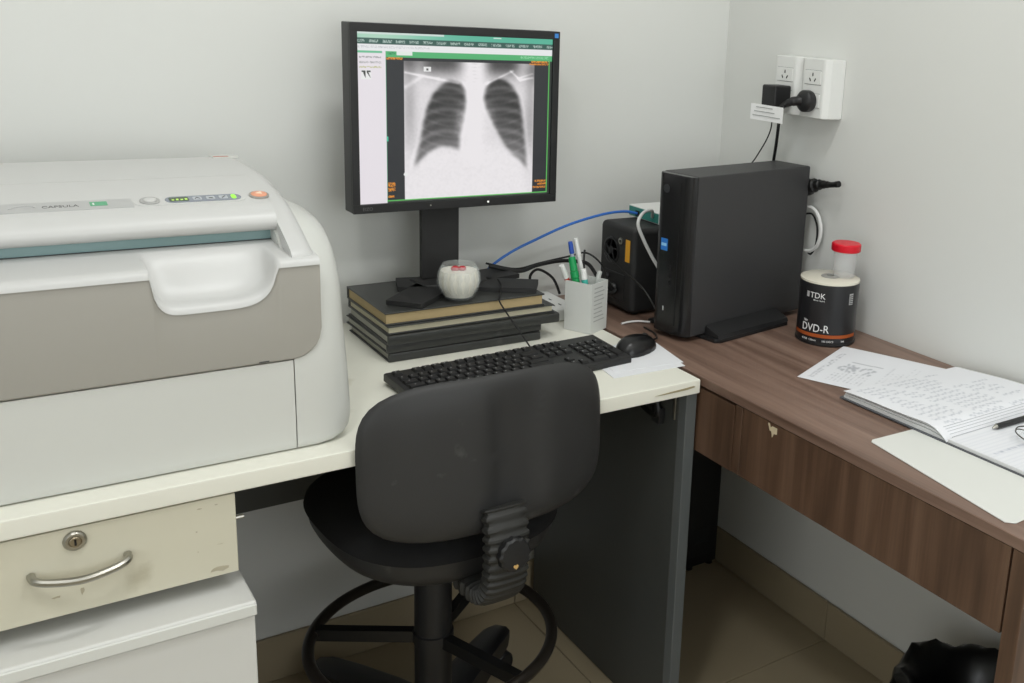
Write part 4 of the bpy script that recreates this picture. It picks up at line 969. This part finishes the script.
def rim(cx, cy, a, b_, rot):
    return [(cx+a*math.cos(q)*math.cos(rot)-b_*math.sin(q)*math.sin(rot), cy+a*math.cos(q)*math.sin(rot)+b_*math.sin(q)*math.cos(rot), gz+.008+.006*math.sin(q)) for q in [2*math.pi*k/28 for k in range(28)]]
M_wire = mat('glasses_wire', (84, 82, 78), .3, metal=.8)
for (cx, cy) in ((-.222, -1.098), (-.205, -1.165)):
    r_ = obj('rim', tube(rim(cx, cy, .017, .025, .25), .0010, 6, closed=True, smoothpath=False), M_wire, t)
    ln = bmesh.new(); ln.faces.new([ln.verts.new(p) for p in rim(cx, cy, .0165, .0245, .25)]); bmesh.ops.solidify(ln, geom=ln.faces[:], thickness=.0008)
    obj('lens', ln, M_glass, r_)
obj('bridge', tube([(-.214, -1.120, gz+.010), (-.205, -1.131, gz+.014), (-.208, -1.142, gz+.010)], .0010, 6), M_wire, t)
obj('temple', tube([(-.226, -1.072, gz+.010), (-.205, -1.066, gz+.012), (-.15, -1.085, gz+.006), (-.105, -1.098, gz), (-.09, -1.104, gz-.001)], .0011, 6), M_wire, t)
obj('temple', tube([(-.205, -1.191, gz+.010), (-.18, -1.19, gz+.012), (-.13, -1.175, gz+.006), (-.085, -1.165, gz)], .0011, 6), M_wire, t)

# ------------------------------------------------------------------ black unit on the floor in the corner
t = thing('floor_unit', (-.11, -.08, 0), 'black upright equipment case on the floor in the dark corner under the brown desk', 'computer')
B('case', -.215, -.016, -.112, -.014, .010, .430, M_black, t, .004)
B('front_panel', -.120, -.022, -.1145, -.112, .04, .41, M_blackm, t, .001, 1)
B('vent_panel', -.095, -.05, -.1155, -.1145, .075, .115, mat('vent_grey', (40, 41, 42), .5), t, .0003, 1)
for a in (-.2, -.095, -.03): obj('foot', rod((a, -.10, .0003), (a, -.10, .011), .010, .010, 12), M_rubber, t)

# ------------------------------------------------------------------ waste bin with bag
bx, by = -.205, -1.045
t = thing('waste_bin', (bx, by, 0), 'waste bin lined with a black plastic bag under the brown desk', 'bin')
obj('bin_body', lathe([(.095, 0.0005), (.10, .004), (.125, .245), (.122, .245), (.097, .008)], 36, (bx, by, 0), cap=True), M_blackm, t)
def bag():
    b = bmesh.new(); seg = 56; prof = [(.128, .15), (.137, .19), (.140, .235), (.140, .265), (.132, .284), (.118, .290), (.104, .282), (.09, .25), (.06, .20), (0, .19)]; G = []
    for j, (r_, z) in enumerate(prof):
        ring = []
        for i in range(seg):
            a = 2*math.pi*i/seg
            n = math.sin(a*7+j*.9)*.5+math.sin(a*13-j*1.7)*.35+math.sin(a*23+j*2.3)*.2
            ring.append(b.verts.new((bx+(r_+.006*n*(r_ > .01))*math.cos(a), by+(r_+.006*n*(r_ > .01))*math.sin(a), z+.006*math.sin(a*5+1)*(z > .2)+.005*n)))
        G.append(ring)
    for j in range(len(G)-1):
        for i in range(seg): b.faces.new((G[j][i], G[j][(i+1) % seg], G[j+1][(i+1) % seg], G[j+1][i]))
    return b
obj('bin_bag', bag(), mat('bin_bag_black', (22, 23, 23), .28, var=.1), t, angle=50)

# ------------------------------------------------------------------ swivel drafting chair
cx, cy = -.915, -.405
t = thing('swivel_chair', (cx, cy, 0), 'black swivel chair with foot ring pulled up to the cream desk', 'chair')
def cushion(x0, hw, hh, plane, bulge_f, bulge_b, curve, exp=3.6, n=18, rings=9, taper=0, trough=0):
    """superellipse pad; plane(u,v,w) maps to world; returns closed bmesh (front and back skins)"""
    b = bmesh.new(); N = 72; L = []
    sk_ = [(1-(k/rings)**1.0) for k in range(rings)]
    radii = [1.0, .985, .955, .91, .84, .76, .66, .56, .46, .36, .26, .16, .07]
    def pt(a, r_): 
        c, s = math.cos(a), math.sin(a); q = (abs(c)**exp+abs(s)**exp)**(-1/exp)
        return hw*q*c*r_, hh*q*s*r_
    def ring(r_, side):
        out = []
        for i in range(N):
            a = 2*math.pi*i/N; u_, v = pt(a, r_)
            h = (1-r_**6)**.5 if r_ < 1 else 0
            w_ = (bulge_f if side > 0 else -bulge_b)*h + curve*(u_/hw)**2
            if trough and side < 0: w_ += trough*math.exp(-((u_-.032)/.045)**6)*(1-r_**4)
            out.append(b.verts.new(plane(u_*(1-taper*v/hh), v, w_)))
        return out
    F = [ring(r_, 1) for r_ in radii]; K = [ring(r_, -1) for r_ in radii[1:]]
    chain = F[::-1]+K
    for j in range(len(chain)-1):
        for i in range(N): b.faces.new((chain[j][i], chain[j][(i+1) % N], chain[j+1][(i+1) % N], chain[j+1][i]))
    b.faces.new(chain[0]); b.faces.new(chain[-1][::-1]); return b
bxc, bzc = -.9125, .7175
backp = lambda u_, v, w_: (bxc+u_, -.640+w_+.05*v, bzc+v)
obj('backrest_shell', cushion(0, .204, .1245, backp, .006, .018, .030, 3.9, trough=.010), M_shell, t, angle=60)
obj('backrest_cushion', cushion(0, .195, .116, lambda u_, v, w_: backp(u_, v, w_+.006), .030, .0, .030, 3.4), M_soft, t, angle=60)
seatp = lambda u_, v, w_: (cx+u_, cy-.01+v, .533+w_)
obj('seat_cushion', cushion(0, .199, .200, seatp, .040, .004, .006, 2.8, taper=-.06), M_soft, t, angle=60)
obj('seat_shell', cushion(0, .196, .197, lambda u_, v, w_: (cx+u_, cy-.01+v, .531+w_), .0, .064, .006, 2.7, taper=-.06), M_shell, t, angle=60)
# back bracket with rubber bellows
def bellows():
    b = bmesh.new(); path = [Vector(p) for p in ((cx+.004, -.664, .640), (cx+.003, -.676, .605), (cx+.002, -.681, .57), (cx+.001, -.680, .535), (cx, -.672, .508), (cx, -.652, .488), (cx, -.62, .478), (cx, -.57, .474))]
    P = spline(path, 10); L = []
    for i, p in enumerate(P):
        tn = (P[min(i+1, len(P)-1)]-P[max(i-1, 0)]).normalized(); sx_ = Vector((1, 0, 0)); nn = tn.cross(sx_).normalized()
        k = 1+(.07 if i % 4 in (0, 1) else -.05); ring = []
        for q in range(20):
            a = 2*math.pi*q/20; c, s = math.cos(a), math.sin(a); e = (abs(c)**4+abs(s)**4)**-.25
            ring.append(b.verts.new(p+sx_*(.034*e*c*k)+nn*(.015*e*s*k)))
        L.append(ring)
    for i in range(len(L)-1):
        for q in range(20): b.faces.new((L[i][q], L[i][(q+1) % 20], L[i+1][(q+1) % 20], L[i+1][q]))
    b.faces.new(L[0][::-1]); b.faces.new(L[-1]); return b
bl = obj('bracket_bellows', bellows(), mat('bellows_rubber', (40, 40, 38), .55), t, angle=25)
kb = lathe([(.024, 0), (.026, .004), (.026, .014), (.023, .017), (0, .018)], 48)
for v in kb.verts:
    d = Vector((v.co.x, v.co.y)); a = math.atan2(d.y, d.x)
    if d.length > .022: k = 1+.05*math.cos(a*12); v.co.x *= k; v.co.y *= k
kn = obj('adjuster_knob', xf(kb, along((cx+.004, -.692, .575), (cx+.007, -.74, .580))), M_black, t, angle=40)
hp = [(.0042*16*math.sin(q)**3/16, .0042*(13*math.cos(q)-5*math.cos(2*q)-2*math.cos(3*q)-math.cos(4*q))/16) for q in [2*math.pi*k/24 for k in range(24)]]
obj('heart_sticker', xf(prism(hp, 0, .0012, 'z'), frame((cx+.003, -.7112, .5600), (1, 0, 0), (0, .12, 1))), mat('gold_sticker', (196, 160, 100), .4), kn, smooth=False)
B('seat_plate', cx-.07, cx+.07, cy-.09, cy+.08, .452, .470, M_blk_metal, t, .003)
obj('gas_column', lathe([(.033, .05), (.033, .262), (.036, .264), (.036, .282), (.033, .284), (.0325, .45), (.030, .455)], 32, (cx, cy, 0)), M_black, t, angle=40)
RZ = .272
ringpts = [(cx+.212*math.cos(2*math.pi*k/72), cy+.212*math.sin(2*math.pi*k/72), RZ) for k in range(72)]
fr = obj('foot_ring', tube(ringpts, .0105, 12, closed=True, smoothpath=False), mat('ring_metal_black', (34, 30, 26), .3), t)
for a in (147, 40, -70):
    a = R(a); d = Vector((math.cos(a), math.sin(a), 0)); c0 = Vector((cx, cy, RZ))
    n = Vector((-d.y, d.x, 0)); p0, p1 = c0+d*.03, c0+d*.206
    b = bmesh.new(); vs = [[b.verts.new(p+n*s*.009+Vector((0, 0, h))) for s, h in ((-1, -.012), (1, -.012), (1, .010), (-1, .010))] for p in (p0, p1)]
    for k in range(4): b.faces.new((vs[0][k], vs[0][(k+1) % 4], vs[1][(k+1) % 4], vs[1][k]))
    b.faces.new(vs[0][::-1]); b.faces.new(vs[1]); obj('ring_spoke', b, M_blk_metal, fr, smooth=False)
obj('base_hub', lathe([(.045, .055), (.052, .062), (.052, .105), (.042, .125), (.034, .13)], 32, (cx, cy, 0)), M_black, t, angle=40)
for k in range(5):
    a = R(41+72*k); d = Vector((math.cos(a), math.sin(a), 0)); n = Vector((-d.y, d.x, 0)); c0 = Vector((cx, cy, 0))
    b = bmesh.new(); rows = []
    for (q, w_, z0_, z1_) in ((.03, .036, .060, .124), (.12, .034, .060, .120), (.22, .031, .062, .110), (.29, .028, .064, .100), (.318, .020, .066, .090)):
        p = c0+d*q; rows.append([b.verts.new(p+n*s*w_+Vector((0, 0, z))) for s, z in ((-1, z0_), (1, z0_), (1, z1_-.008), (.6, z1_), (-.6, z1_), (-1, z1_-.008))])
    for i in range(len(rows)-1):
        for q in range(6): b.faces.new((rows[i][q], rows[i][(q+1) % 6], rows[i+1][(q+1) % 6], rows[i+1][q]))
    b.faces.new(rows[0][::-1]); b.faces.new(rows[-1])
    lg = obj('base_leg', b, M_black, t, angle=40)
    pc = c0+d*.292; wa = R(41+72*k+65); wd = Vector((math.cos(wa), math.sin(wa), 0))
    for s in (-1, 1):
        q0 = pc+wd*s*.008+Vector((0, 0, .0265)); q1 = pc+wd*s*.030+Vector((0, 0, .0265))
        obj('caster_wheel', rod(q0, q1, .0262, .0245, 24), M_black, lg)
    obj('caster_stem', rod(pc+Vector((0, 0, .026)), pc+Vector((0, 0, .066)), .007, .007, 10), M_blk_metal, lg)
